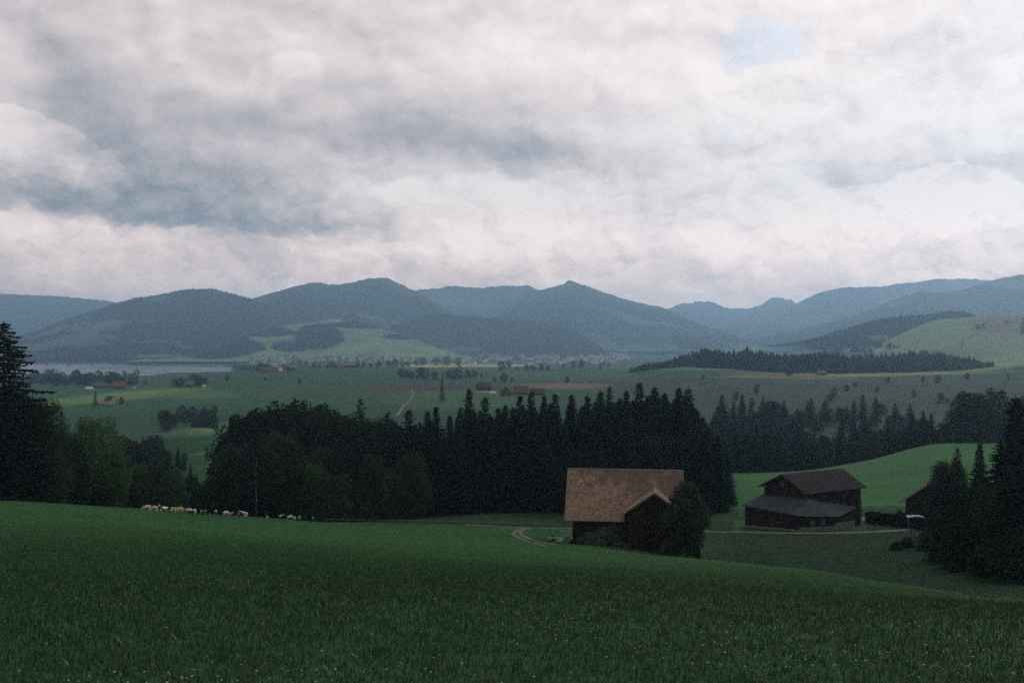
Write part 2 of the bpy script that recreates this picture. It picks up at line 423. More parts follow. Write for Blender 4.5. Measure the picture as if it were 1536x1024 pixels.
    M['cow_tan'] = cow('tan_hide', (.82, .64, .46), (.70, .52, .36), .4, .65)
    M['cow_cream'] = cow('cream_hide', (.85, .72, .60), (.74, .60, .48), .4, .65)
    M['horn'] = noisy('hoof_horn', (.04, .035, .03), (.07, .06, .05), 4, .6, .1)
mk()

# ------------------------------------------------------------------ ground sheet with land cover, sun patches and shade as colour
def land_cover_light(px, py, x, y):
    """land colour at terrain points: meadows, hay fields, boggy ground, painted sun and shade"""
    n1 = fbm(x/150, y/150, 4, 31); n2 = fbm(x/30, y/30, 3, 33)
    px = px + (n2-.5)*14; pyn = py + (n1-.5)*3.0
    c = np.empty((len(px), 3)); c[:] = (.021, .082, .034)
    def put(mask, col):
        nonlocal c
        mk_ = np.clip(mask, 0, 1)[:, None]; c = c*(1-mk_) + np.array(col)[None]*mk_
    def ell(cx, cy, rx, ry, soft=.25, rot=0.0):
        a = math.radians(rot); dx = px-cx; dy = pyn-cy
        e = np.sqrt(((dx*math.cos(a)+dy*math.sin(a))/rx)**2 + ((-dx*math.sin(a)+dy*math.cos(a))/ry)**2)
        return 1-sstep(1-soft, 1+soft, e)
    far = sstep(500, 640, y)
    # valley patchwork; sunlit strips and hump painted in as lighter colour
    put(sstep(.52, .62, n1)*far*.5, (.036, .060, .036))
    put(ell(300, 600, 260, 28)*far*.7, (.026, .105, .044))
    put(ell(1280, 588, 330, 34)*far, (.033, .058, .038))
    put(ell(930, 576, 130, 11, .4)*far, (.046, .052, .036))
    put(ell(640, 582, 110, 7, .4)*far, (.048, .052, .036))
    put(ell(520, 586, 170, 7, .5)*far*.5, (.062, .066, .046))
    put(ell(840, 579, 75, 5, .3)*far, (.135, .120, .075))
    put(ell(690, 600, 110, 14, .3)*far*.8, (.050, .125, .052))
    put(ell(700, 548.5, 110, 2.4, .25)*far, (.36, .40, .13))
    put(ell(860, 564, 110, 6, .3)*far*.8, (.030, .105, .055))
    put(ell(170, 595, 130, 7, .35, -5)*far, (.120, .215, .075))  # sunlit stripe put into the field colour
    put(ell(300, 592, 60, 6, .5)*far*.7, (.085, .17, .065))
    put(ell(330, 642, 80, 8, .35, -8)*far, (.080, .175, .070))
    put(ell(330, 676, 60, 5, .3, -10)*far*.8, (.13, .20, .085))
    put(ell(1060, 551, 130, 4, .4)*far, (.095, .165, .070))
    put(ell(1290, 561, 190, 3.4, .4, -1)*far, (.18, .23, .085))  # sunlit ridge ground put into the field colour
    put(ell(1190, 564, 90, 4, .4, 3)*far, (.12, .12, .07))
    put(ell(1480, 549, 90, 6, .4, -6)*far, (.16, .22, .085))
    put(ell(1320, 573, 190, 4, .5)*far*.7, (.034, .078, .048))
    hill = sstep(1750, 2000, y)*sstep(1290, 1350, px)
    put(hill, (.14, .215, .10))  # sunlight on the far hillside painted as lighter green
    put(ell(1505, 488, 45, 14, .5)*hill, (.135, .115, .075))
    put(ell(1440, 530, 60, 8, .5)*hill*.7, (.10, .13, .075))
    # green hill behind the dark barn
    g = sstep(238, 262, y)*(1-sstep(455, 500, y))*sstep(1085, 1110, px)
    put(g, (.034, .140, .038))
    put(g*ell(1330, 685, 160, 7, .3, -16)*.6, (.046, .105, .044))
    # near meadow
    near = 1-sstep(200, 215, y + (px-768)*-.02 + (n2-.5)*4)
    near = np.where(px > 1000, 1-sstep(96, 110, y), near)
    near = np.where(px < 480, 1-sstep(262, 280, y), near)
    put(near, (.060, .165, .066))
    put(near*(1-sstep(10, 125, y))*.8, (.024, .078, .029))  # foreground shade painted in as darker near ground
    mid = (1-near)*(1-sstep(300, 420, y))
    put(mid*(1-g), (.027, .068, .033))
    put((1-near)*(1-sstep(190, 215, y))*sstep(1040, 1120, px), (.010, .040, .014))  # tree shade over the hollow painted as darker green
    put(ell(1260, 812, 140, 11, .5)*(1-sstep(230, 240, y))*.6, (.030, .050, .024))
    put(ell(935, 829, 45, 4, .5)*near, (.07, .085, .05))
    return c

def build_ground():
    nu = 760
    uu = np.linspace(-.77, .77, nu)
    ys = np.concatenate([np.linspace(-45, 9.0, 34), np.exp(np.linspace(math.log(9.4), math.log(9300), 800))])
    Y, U = np.meshgrid(ys, uu, indexing='ij')
    X = U*(np.maximum(Y, 0)+24)
    x = X.ravel(); y = Y.ravel(); z = H(x, y)
    yy = np.maximum(y, 3)
    px = 768+F*x/yy; py = HZ-F*z/yy
    c = land_cover_light(px, py, x, y)
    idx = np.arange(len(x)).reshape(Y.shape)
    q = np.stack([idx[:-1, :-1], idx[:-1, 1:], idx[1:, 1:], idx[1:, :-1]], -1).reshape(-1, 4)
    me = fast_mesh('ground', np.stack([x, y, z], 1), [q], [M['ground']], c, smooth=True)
    tag(link(bpy.data.objects.new('ground', me)), 'green meadow and valley floor of fields', None, None, 'structure')
build_ground()

def lake():
    mb = MB()
    mb.add([(-3600, 2500, -100), (-700, 2500, -100), (-500, 4900, -100), (-4400, 4900, -100)], [(0, 1, 2, 3)])
    tag(mb.build('lake', M['water']), 'pale grey lake below the wooded mountains', None, None, 'structure')
lake()

# ------------------------------------------------------------------ mountains
CONE = None
def scatter_cover(name, pts, hs, mat, label, width=.32):
    """one sheet of many small pointed tree tops (a far wood)"""
    n = len(pts); k = 5
    ang = np.arange(k)*2*math.pi/k
    rot = rng.random(n)*6.28
    r = hs*width*(.7+.6*rng.random(n))
    base = np.stack([np.cos(ang[None]+rot[:, None])*r[:, None]*(.7+.6*rng.random((n, k))), np.sin(ang[None]+rot[:, None])*r[:, None]*(.7+.6*rng.random((n, k))), np.tile((hs*.08)[:, None], (1, k))], -1) + pts[:, None]
    ang2 = ang+.6
    r2 = r*(.62)
    midp = np.stack([np.cos(ang2[None]+rot[:, None])*r2[:, None], np.sin(ang2[None]+rot[:, None])*r2[:, None], np.tile((hs*.5)[:, None], (1, k))], -1) + pts[:, None]
    top = pts + np.stack([(rng.random(n)-.5)*r*.3, (rng.random(n)-.5)*r*.3, hs], -1)
    V = np.concatenate([base, midp, top[:, None]], 1)           # n, 2k+1
    off = (np.arange(n)*(2*k+1))[:, None, None]
    q = np.array([[i, (i+1) % k, k+(i+1) % k, k+i] for i in range(k)])[None] + off
    tr = np.array([[k+i, k+(i+1) % k, 2*k] for i in range(k)])[None] + off
    me = fast_mesh(name, V.reshape(-1, 3), [q.reshape(-1, 4), tr.reshape(-1, 3)], [mat])
    return tag(link(bpy.data.objects.new(name, me)), label, None, None, 'stuff')

def ridge(name, label, sil, Y0, front, back, base_py, seed, col_f=(.020, .034, .026), col_m=(.10, .15, .085),
          meadow=.60, meadow_hi=None, patches=(), trees=9000, spur=700., jag=1.2, rough=.22, tree_h=12., tree_label=None, nx=360):
    pk = [a for a, b in sil]; pv = [b for a, b in sil]
    px = np.linspace(pk[0], pk[-1], nx)
    crest = pchip(pk, pv, px) + (fbm(px/6, px*0+seed, 3, seed)-.5)*jag*2
    x = (px-768)/F*Y0
    zc = (HZ-crest)/F*Y0
    zb = (HZ-base_py)/F*(Y0-front)-8
    nt = 150
    t = np.concatenate([np.linspace(0, 1, nt), 1+np.linspace(.02, 1, 30)])
    TT, XX = np.meshgrid(t, x, indexing='ij')
    YY = np.where(TT <= 1, Y0-front + front*TT, Y0 + (TT-1)*back)
    f = np.where(TT <= 1, TT**1.25*(1-.15*np.sin(TT*math.pi)), 1-.75*(TT-1)**1.2)
    # front slope fans so that the mass keeps its outline when seen from the valley
    Xf = XX*(.90+.10*np.clip(TT, 0, 1))
    zc2 = np.maximum(zc, zb)[None]
    rg = 1-np.abs(2*fbm(Xf/spur, YY/(spur*2.2), 5, seed+3)-1)*1.6
    env = np.clip(4*TT*(1-TT), 0, 1)*(TT < 1)
    hgt = (zc2-zb)
    Z = zb + hgt*f - hgt*rough*env*(1-rg)*1.6 + (fbm(Xf/90, YY/90, 3, seed+8)-.5)*14*env
    px_ = 768+F*Xf/YY; py_ = HZ-F*Z/YY
    nn = fbm(Xf/420, YY/420, 5, seed+20)
    mm = sstep(meadow, meadow+.05, nn)
    if meadow_hi is not None: mm = np.maximum(mm, sstep(meadow_hi, 1.0, TT)*.7*(TT <= 1.02))
    for (cx, cy, rx, ry, kind) in patches:
        e = np.sqrt(((px_-cx)/rx)**2+((py_-cy)/ry)**2) + (nn-.5)*.9
        w = 1-sstep(.85, 1.1, e)
        mm = mm*(1-w) + (1.0 if kind == 'm' else 0.0)*w
    cv = fbm(Xf/260, YY/260, 3, seed+41)[..., None]
    C = np.array(col_f)*(1-mm[..., None]) + np.array(col_m)*(.75+.5*cv)*mm[..., None]
    idx = np.arange(TT.size).reshape(TT.shape)
    q = np.stack([idx[:-1, :-1], idx[:-1, 1:], idx[1:, 1:], idx[1:, :-1]], -1).reshape(-1, 4)
    me = fast_mesh(name, np.stack([Xf.ravel(), YY.ravel(), Z.ravel()], 1), [q], [M['hill']], C.reshape(-1, 3), smooth=True)
    tag(link(bpy.data.objects.new(name, me)), label, None, None, 'structure')
    if trees:
        i = rng.integers(2, nt+2, trees*2); j = rng.integers(1, nx-1, trees*2)
        fx = rng.random(trees*2)
        keep = (mm[i, j] < .5) & (Z[i, j] > zb+10)
        i, j, fx = i[keep][:trees], j[keep][:trees], fx[keep][:trees]
        a = np.stack([Xf[i, j], YY[i, j], Z[i, j]], 1); b = np.stack([Xf[i-1, j], YY[i-1, j], Z[i-1, j]], 1)
        c2 = np.stack([Xf[i, j-1], YY[i, j-1], Z[i, j-1]], 1)
        g = rng.random(len(i))[:, None]*.9
        pts = a + (b-a)*fx[:, None] + (c2-a)*g
        pts[:, 2] -= 2
        scatter_cover('mountain_forest', pts, tree_h*(.6+.6*rng.random(len(pts))), M['far_needles'], tree_label or 'dark forest covering ' + label, .36)

ridge('mountain', 'mountain half lost in cloud beyond the lake', [(-250,436),(-100,440),(0,441),(60,443),(120,447),(165,452),(230,472),(300,505),(330,520)], 12000, 4200, 2500, 524, 3, trees=5000, rough=.12, meadow=.9)
ridge('mountain', 'hazy back range between the central peaks', [(520,500),(560,470),(610,436),(650,433),(680,429),(720,431),(760,428),(790,428),(805,434),(850,446),(900,470),(930,500)], 11500, 3200, 2500, 520, 11, trees=6000, rough=.14, meadow=.64, jag=1.6)
ridge('mountain', 'pale gap mountains at the end of the valley', [(900,515),(960,485),(1000,464),(1020,456),(1040,453),(1065,452),(1085,460),(1110,463),(1140,458),(1165,445),(1180,448),(1200,458),(1250,490),(1290,515)], 14500, 4200, 2200, 522, 17, trees=3000, rough=.12, meadow=.7, jag=2.2)
ridge('mountain', 'long hazy ridge above the valley mouth', [(1040,512),(1080,498),(1130,480),(1180,463),(1225,441),(1250,434),(1270,431),(1320,430),(1350,425),(1385,422),(1410,418),(1440,418),(1480,420),(1540,428),(1640,436),(1750,440),(1900,450)], 11500, 3600, 2500, 521, 23, trees=9000, rough=.16, meadow=.62, jag=1.5)
ridge('mountain', 'broad dark mountain rising from the lake shore', [(-180,530),(-60,522),(20,508),(60,495),(110,475),(150,462),(200,448),(250,440),(285,434),(310,433),(345,440),(380,450),(430,476),(480,505),(520,530)], 7200, 2500, 2500, 534, 29, trees=17000, rough=.2, meadow=.62, spur=650,
      patches=((235,447,20,5,'m'),))
ridge('mountain', 'wide forested mountain with two humps', [(200,528),(250,500),(300,475),(330,462),(380,447),(415,437),(440,430),(475,424),(500,427),(520,425),(545,419),(562,417),(575,417),(595,423),(612,432),(640,446),(680,468),(740,495),(800,522)], 8400, 2600, 2200, 527, 37, trees=19000, rough=.22, meadow=.60, meadow_hi=.90, spur=800)
ridge('mountain', 'pointed central mountain with a bare summit', [(620,515),(660,500),(700,485),(750,465),(800,438),(830,430),(846,426),(850,422),(856,420),(861,422),(866,425),(880,429),(905,438),(940,449),(970,456),(1000,463),(1015,470),(1060,488),(1110,506),(1170,524)], 9000, 2800, 2200, 525, 41, trees=18000, rough=.24, meadow=.61, meadow_hi=.86, spur=750,
      patches=((900,518,30,9,'m'),(960,522,35,8,'m'),(995,520,22,7,'m')))
ridge('mountain', 'steep shadowed mountain at the valley edge', [(1150,520),(1175,510),(1200,498),(1270,480),(1310,465),(1345,452),(1385,438),(1410,440),(1445,435),(1480,424),(1510,415),(1536,412),(1600,405),(1750,400),(1900,405)], 7600, 2400, 2500, 520, 47, trees=17000, rough=.2, meadow=.64, spur=700)
ridge('hill', 'low forested hill behind the town', [(540,512),(570,498),(600,485),(640,475),(660,472),(700,475),(760,478),(800,481),(840,490),(870,502),(890,515),(905,526)], 6700, 1200, 1500, 529, 53, trees=12000, rough=.14, meadow=.85, spur=500, tree_h=14,
      patches=((690,524,50,4,'m'),))
ridge('hill', 'sunlit grassy hill with woods on its flank', [(270,540),(300,532),(340,518),(390,498),(430,488),(470,483),(500,479),(520,482),(560,489),(600,501),(640,516),(680,529),(720,537)], 5600, 1300, 1300, 539, 59, col_m=(.19, .30, .13), meadow=.0, trees=6500, rough=.10, spur=600, tree_h=14, jag=.8,  # meadow colour brightened to stand for sunlight on the hill
      patches=((330,520,62,22,'f'),(395,498,50,7,'f'),(478,505,38,20,'f'),(440,520,30,8,'f'),(560,487,70,6,'f'),(620,505,50,5,'f')))
ridge('hill', 'wooded shoulder below the steep mountain', [(1205,519),(1225,512),(1260,500),(1310,485),(1345,478),(1375,476),(1400,474),(1425,470),(1445,471),(1460,477),(1475,488),(1490,505)], 3650, 520, 700, 520, 61, trees=9000, rough=.08, meadow=.9, spur=400, tree_h=15, jag=.8, nx=260,
      patches=((1320,508,22,7,'m'),))
print('terrain', time.time()-T0)

# ------------------------------------------------------------------ trees: prototype meshes
def diamonds(base, tip, side, ratio=.45):
    """leaf / spray quads: base, left, tip, right"""
    mid = base + (tip-base)*ratio
    V = np.stack([base, mid-side, tip, mid+side], 1)
    n = len(base)
    return V.reshape(-1, 3), (np.arange(n)*4)[:, None] + np.arange(4)[None]

def unit(v): return v/np.maximum(np.linalg.norm(v, axis=-1, keepdims=True), 1e-9)

def spruce(seed, h=30., rad=.15, nbr=330, clear=.06, droop=.35, gaps=.0, dens=1.0, twig=1.0, shape=.8):
    """trunk with drooping boughs set all the way up; every bough carries hanging sprays of needles"""
    g = np.random.default_rng(seed)
    bs, ts, ss = [], [], []
    limb = MB()
    lean = (g.random(2)-.5)*.02*h
    limb.tube([(0, 0, -1.0), (0, 0, h*.02), (lean[0]*.5, lean[1]*.5, h*.5), (lean[0], lean[1], h*.995)], [h*.016, h*.0125, h*.007, h*.0008], 7)
    side_bias = 1+.22*np.sin(np.arange(7)*2.1+g.random()*6)       # some flanks of the crown are fuller
    for w in range(nbr):
        f = clear + (.985-clear)*((w+g.random())/nbr)**1.12
        if g.random() < gaps*(1.2-f): continue
        z0 = f*h
        a = w*2.39996 + (g.random()-.5)*1.1
        L = (rad*h*((1-f)**shape) + .006*h)*(.50+.62*g.random()**.8)*side_bias[int(a/6.283*7) % 7]
        dr = droop*(.5+.9*g.random())*(1.15-f) - .45*(f > .86)*(f-.8)*3
        d = np.array([math.cos(a), math.sin(a), 0.0]); pd = np.array([-d[1], d[0], 0.0])
        org = np.array([lean[0]*f, lean[1]*f, z0])
        ns = max(3, int(L/.40*dens))
        s = .10+.90*(np.arange(ns)+g.random(ns)*.9)/ns
        zz = -dr*L*s + .34*dr*L*s**3
        bp = org + d*(s*L)[:, None] + np.stack([zz*0, zz*0, zz], -1)
        w_ = L*.24*(1.15-s)+.20
        for sd in (-1, 1, 0, 2):
            jit = (g.random((ns, 3))-.5)*.6
            if sd == 0:
                dirn = d[None]*.8 + np.array([0, 0, -.25]) + jit*.8; ln = (.5+.5*g.random(ns))*twig
            elif sd == 2:
                dirn = d[None]*.25 + np.array([0, 0, -1.0]) + jit; ln = (.35+.55*g.random(ns))*twig*min(1, .4+L/3)
            else:
                dirn = d[None]*(.45+.3*g.random((ns, 1))) + pd[None]*sd + np.array([0, 0, -.30-.35*g.random()]) + jit
                ln = (w_*(.8+.6*g.random(ns)) + .15)*twig
            dirn = unit(dirn)
            sv = unit(np.cross(dirn, np.array([0, 0, 1.0])[None] + (g.random((ns, 3))-.5)*1.6))*(.10+.12*g.random(ns))[:, None]*(.6+.4*twig)
            bs.append(bp); ts.append(bp+dirn*ln[:, None]); ss.append(sv)
    k = 26
    q = np.arange(k)/k
    bp = np.stack([np.full(k, lean[0]), np.full(k, lean[1]), h*(.95+.05*q)], 1)
    an = g.random(k)*6.28
    dn = unit(np.stack([np.cos(an)*.8, np.sin(an)*.8, .2+.7*q], 1))
    bs.append(bp); ts.append(bp+dn*(.40-.20*q)[:, None]); ss.append(unit(np.cross(dn, np.array([[0.3, .2, 1]])))*.09)
    V, Q = diamonds(np.concatenate(bs), np.concatenate(ts), np.concatenate(ss), .5)
    cm = fast_mesh('spruce_crown', V, [Q], [M['needles']])
    return limb.mesh('spruce_trunk', M['bark'], True), cm, h

def broadleaf(seed, h=20., w=12., lobes=34, leaf=.42, nleaf=9000, bottom=.16, mat='leaves', shape='round', stem_r=.018):
    g = np.random.default_rng(seed)
    limb = MB()
    limb.tube([(0, 0, -1.0), (0, 0, .2), ((g.random()-.5)*.6, (g.random()-.5)*.6, h*.35), ((g.random()-.5)*1., (g.random()-.5)*1., h*.62), ((g.random()-.5)*1.2, (g.random()-.5)*1.2, h*.86)],
              [h*stem_r*1.35, h*stem_r, h*stem_r*.72, h*stem_r*.42, h*stem_r*.12], 8)
    cs, rs = [], []
    for i in range(lobes):
        f = (i+.5)/lobes
        z = bottom + (1-bottom)*(f**.9)*.93
        if shape == 'round': env = math.sin(math.pi*min(1, max(0.0, (z-bottom*.3)/(1.04-bottom*.3)))**.85)**.7
        elif shape == 'column': env = min(1.0, (z+.05)/.22)*(1-max(0, z-.35)/.72)**.75
        elif shape == 'oval': env = max(.10, math.sin(math.pi*min(1, max(0., (z+.04)/1.06))**.95))**1.0
        else: env = min(1.0, (z+.25)/.45)*(1-max(0, z-.3)/.78)**.7       # shrub
        a = i*2.39996 + g.random()*.9
        rr = w*.5*env*(.35+.55*math.sqrt(g.random()))
        lr = w*(.135+.10*g.random())*(.55+.55*env)
        c = np.array([math.cos(a)*rr, math.sin(a)*rr, z*h - lr*.35])
        cs.append(c); rs.append(lr)
        if h > 5 and g.random() < .75:
            zb = h*(.12+.55*max(0, z-.12))
            p0 = Vector((0, 0, min(zb, h*.75))); p2 = Vector(c)
            p1 = p0.lerp(p2, .5) + Vector((0, 0, -.04*h))
            limb.tube([p0, p1, p2], [h*stem_r*.34, h*stem_r*.2, h*stem_r*.07], 5)
    cs = np.array(cs); rs = np.array(rs)
    pr = rs**2/np.sum(rs**2)
    li = g.choice(lobes, nleaf, p=pr)
    d = unit(g.normal(size=(nleaf, 3))); d[:, 2] = d[:, 2]*.9+.08
    rad = rs[li]*(.35+.65*g.random(nleaf)**.45)*(.9+.35*(vnoise(d[:, 0]*3+li*7.7, d[:, 1]*3+d[:, 2]*2, seed)-.3))
    p = cs[li] + unit(d)*rad[:, None]*np.array([1, 1, .82])
    # stray twigs beyond the lobes
    p += (g.random((nleaf, 3))-.5)*leaf*1.2
    dirn = unit(d*.6 + g.normal(size=(nleaf, 3))*.55 + np.array([0, 0, -.25]))
    ln = leaf*(.7+.7*g.random(nleaf))
    sv = unit(np.cross(dirn, g.normal(size=(nleaf, 3))))*(leaf*(.28+.2*g.random(nleaf)))[:, None]
    V, Q = diamonds(p-dirn*ln[:, None]*.5, p+dirn*ln[:, None]*.5, sv, .5)
    keep = np.repeat(p[:, 2] > .05, 4).reshape(-1, 4).all(1)
    cm = fast_mesh('broadleaf_crown', V, [Q[keep]], [M[mat]])
    return limb.mesh('broadleaf_trunk', M['bark'], True), cm, h

SP = [spruce(1, 30, .22, 380, shape=.82), spruce(2, 30, .19, 350, .10, shape=.78), spruce(3, 30, .25, 390, .04, shape=.86), spruce(4, 30, .20, 270, .12, .45, .18, shape=.72), spruce(5, 30, .23, 330, .06, .3, .1, shape=.9), spruce(6, 30, .20, 300, .08, .5, .1, shape=.7)]
SP_BIG = spruce(9, 36, .25, 290, .05, .55, .12, 1.5, 1.05, .78)
SP_GAPPY = spruce(12, 26, .15, 95, .25, .3, .25, 1.0, 1.2, .7)
BD = [broadleaf(21, 22, 13, 36, .48, 9500, .12, 'leaves_dark'), broadleaf(22, 20, 11, 32, .46, 8500, .10, 'leaves_dark'), broadleaf(23, 24, 12, 38, .48, 9500, .14, 'leaves_dark')]
BL = [broadleaf(31, 20, 14, 40, .40, 13000, .06, 'leaves'), broadleaf(32, 18, 12, 36, .40, 11000, .06, 'leaves')]
BN = [broadleaf(35, 24, 17, 60, .34, 26000, .05, 'leaves_dark'), broadleaf(36, 22, 14, 52, .34, 22000, .05, 'leaves_dark')]
BLB = [broadleaf(33, 20, 13, 44, .38, 13000, .06, 'leaves_bright'), broadleaf(34, 18, 12, 38, .38, 11000, .06, 'leaves_bright')]
SH = [broadleaf(41, 5, 5, 22, .26, 3600, .0, 'leaves_dark', 'shrub', .012), broadleaf(42, 4, 5.5, 20, .26, 3400, .0, 'leaves', 'shrub', .012)]
FARB = [broadleaf(51, 15, 11, 22, .8, 1500, .06, 'leaves_dark'), broadleaf(52, 15, 9, 20, .8, 1300, .08, 'leaves_dark')]
FARS = [spruce(61, 24, .16, 130, .05, .35, 0, .6, 1.6), spruce(62, 24, .14, 120, .08, .35, .05, .6, 1.6)]

def tree(name, proto, loc, h, label, cat, group=None, wscale=1.0, parts=True, rz=None, sink=.3):
    tm, cm, h0 = proto
    s = h/h0
    if parts:
        o = empty(name)
        a = link(bpy.data.objects.new('trunk', tm), o); b = link(bpy.data.objects.new('crown', cm), o)
    else:
        o = link(bpy.data.objects.new(name, cm))
    o.location = (loc[0], loc[1], loc[2]-sink)
    o.rotation_euler = ((R.random()-.5)*.04, (R.random()-.5)*.04, R.random()*6.28 if rz is None else rz)
    o.scale = (s*wscale, s*wscale, s*1.0)
    tag(o, label, cat, group)
    return o
def tree_to(name, proto, px, pytop, Y, label, cat, group=None, wscale=1.0, parts=True):
    p = at(px, Y); h = (HZ-pytop)/F*Y - p.z
    return tree(name, proto, p, h, label, cat, group, wscale, parts)

ORD = 'first second third fourth fifth sixth seventh eighth ninth tenth eleventh twelfth thirteenth fourteenth fifteenth sixteenth seventeenth eighteenth nineteenth twentieth'.split()
def ordn(i):
    if i < 20: return ORD[i]
    return 'twenty-' + ORD[i-20] if i < 29 else ('thirtieth' if i == 29 else 'thirty-' + ORD[i-30])

# near wood: skyline trees (column, row of the top, distance, kind)
SKY = [(347,621,285,'s',.8),(372,606,288,'b',1.0),(398,604,300,'b',1),(437,588,305,'b',1.1),(468,600,300,'b',1),(492,597,310,'b',.9),(515,607,300,'b',1),(541,593,300,'g',.9),(560,617,290,'b',.9),
 (583,614,290,'s',.9),(598,630,285,'s',.8),(613,611,300,'s',1.1),(640,613,290,'s',1),(655,606,310,'s',.9),(674,620,290,'s',.9),(690,607,300,'s',.9),(706,579,310,'s',1),(729,592,300,'s',.9),(745,608,285,'s',.9),(758,604,300,'s',.9),
 (776,590,310,'s',.85),(795,584,300,'s',.95),(813,590,310,'s',.9),(832,587,300,'s',.95),(856,588,300,'s',1.0),(878,590,290,'s',.9),(897,583,300,'s',.95),(914,576,305,'s',.9),(938,582,290,'s',.9),(961,570,300,'s',1.0),(981,577,310,'s',.95),
 (998,586,300,'s',.85),(1016,578,290,'s',1.0),(1036,579,285,'s',1.15),(1058,622,270,'s',1.1),(1078,652,262,'s',1.2)]
for i, (px, py, Y, k, ws) in enumerate(SKY):
    if k == 's':
        tree_to('spruce_tree', SP[i % 6], px, py, Y, f'dark spruce on the near wood skyline, {ordn(i)} treetop counted from the lake side', 'spruce', 'skyline trees of the near wood', ws*R.uniform(.85, 1.2))
    elif k == 'g':
        tree_to('spruce_tree', SP_GAPPY, px, py, Y, 'thin gappy spruce standing clear above the broadleaf trees', 'spruce', 'skyline trees of the near wood', ws)
    else:
        tree_to('broadleaf_tree', BD[i % 3], px, py, Y, f'dark broadleaf tree on the near wood skyline, {ordn(i)} treetop counted from the lake side', 'tree', 'skyline trees of the near wood', ws)

def env_top(px):
    return np.interp(px, [310,345,370,437,480,520,560,600,640,680,705,757,795,880,960,1035,1060,1100], [662,630,612,596,604,614,622,628,622,618,606,612,600,600,586,590,632,670])
# front rank of the wood, at the meadow edge
k = 0
for px in np.arange(318, 640, 17.0):
    px = px + R.uniform(-5, 5); Y = R.uniform(264, 276)
    top = env_top(px) + R.uniform(35, 110)
    pr = BD[k % 3] if R.random() < .65 else BL[k % 2]
    tree_to('broadleaf_tree', pr, px, top, Y, 'dark leafy tree in the front rank of the wood behind the grazing cows', 'tree', 'front rank of the wood behind the cows', 1.0); k += 1
for px in np.arange(642, 1100, 15.0):
    px = px + R.uniform(-4, 4); Y = R.uniform(276, 290) if px < 845 else R.uniform(262, 282)
    top = env_top(px) + R.uniform(18, 70)
    if R.random() < .26: tree_to('broadleaf_tree', BD[k % 3], px, top+35, Y, 'dark leafy tree among the spruces behind the tiled barn', 'tree', 'leafy trees among the barn wood spruces', .9)
    else: tree_to('spruce_tree', SP[k % 6], px, top, Y, 'dark spruce in the front rank of the wood behind the tiled barn', 'spruce', 'front rank spruces behind the barn', 1.05)
    k += 1
# body of the wood
for i in range(160):
    px = 350+725*((i*.61803+R.uniform(-.004, .004)) % 1); Y = R.uniform(290, 390)
    top = env_top(px) + R.choice((R.uniform(-2, 14), R.uniform(6, 40)))
    if px < 560 and R.random() < .8: tree_to('broadleaf_tree', BD[i % 3], px, top, Y, 'dark leafy tree in the depth of the near wood', 'tree', 'leafy trees deep in the near wood')
    else: tree_to('spruce_tree', SP[i % 6], px, top, Y, 'dark spruce in the depth of the near wood', 'spruce', 'spruces deep in the near wood', R.uniform(.85, 1.3))
# rounded lighter trees and bushes along the wood edge
for px, py, Y, pr, ws, lab in [(618,672,262,BL[0],.85,'rounded paler tree closing the wood edge at the open meadow'),(497,706,258,SH[1],1.0,'low rounded tree at the wood edge behind the standing cows'),(560,730,262,SH[0],1.0,'broad dark bush at the wood edge between two paler trees'),
        (722,690,283,BL[1],.6,'slender paler tree leaning out of the spruce wood edge'),(590,700,262,BLB[1],.8,'paler leafy tree beside the rounded one at the meadow'),(470,690,262,BLB[0],.7,'paler leafy tree rising behind the pied cows'),
        (388,640,268,BN[1],.5,'slim pale-stemmed tree standing at the wood corner'),(445,752,255,SH[0],1.4,'low dark bush behind the last grazing cows')]:
    tree_to('broadleaf_tree' if pr not in SH else 'bush', pr, px, py, Y, lab, 'tree' if pr not in SH else 'bush', None, ws)
def bare_stem(px, pb, pt, Y, lab):
    p = at(px, Y); h = (HZ-pt)/F*Y-p.z
    mb = MB(); mb.tube([(0, 0, -.5), (.1, 0, h*.3), (-.1, .1, h*.7), (.15, 0, h)], [.2, .17, .13, .05], 8)
    for q in range(7):
        a = R.random()*6.28; z = h*(.5+.07*q)
        mb.tube([(0, 0, z), (math.cos(a)*.9, math.sin(a)*.9, z+.5)], [.04, .012], 5)
    o = mb.build('bare_tree_stem', M['pale_bark'], None, True); o.location = p
    tag(o, lab, 'tree stem')
bare_stem(384, 770, 690, 259, 'pale bare tree stem standing at the wood corner behind cows')
print('near wood', time.time()-T0)

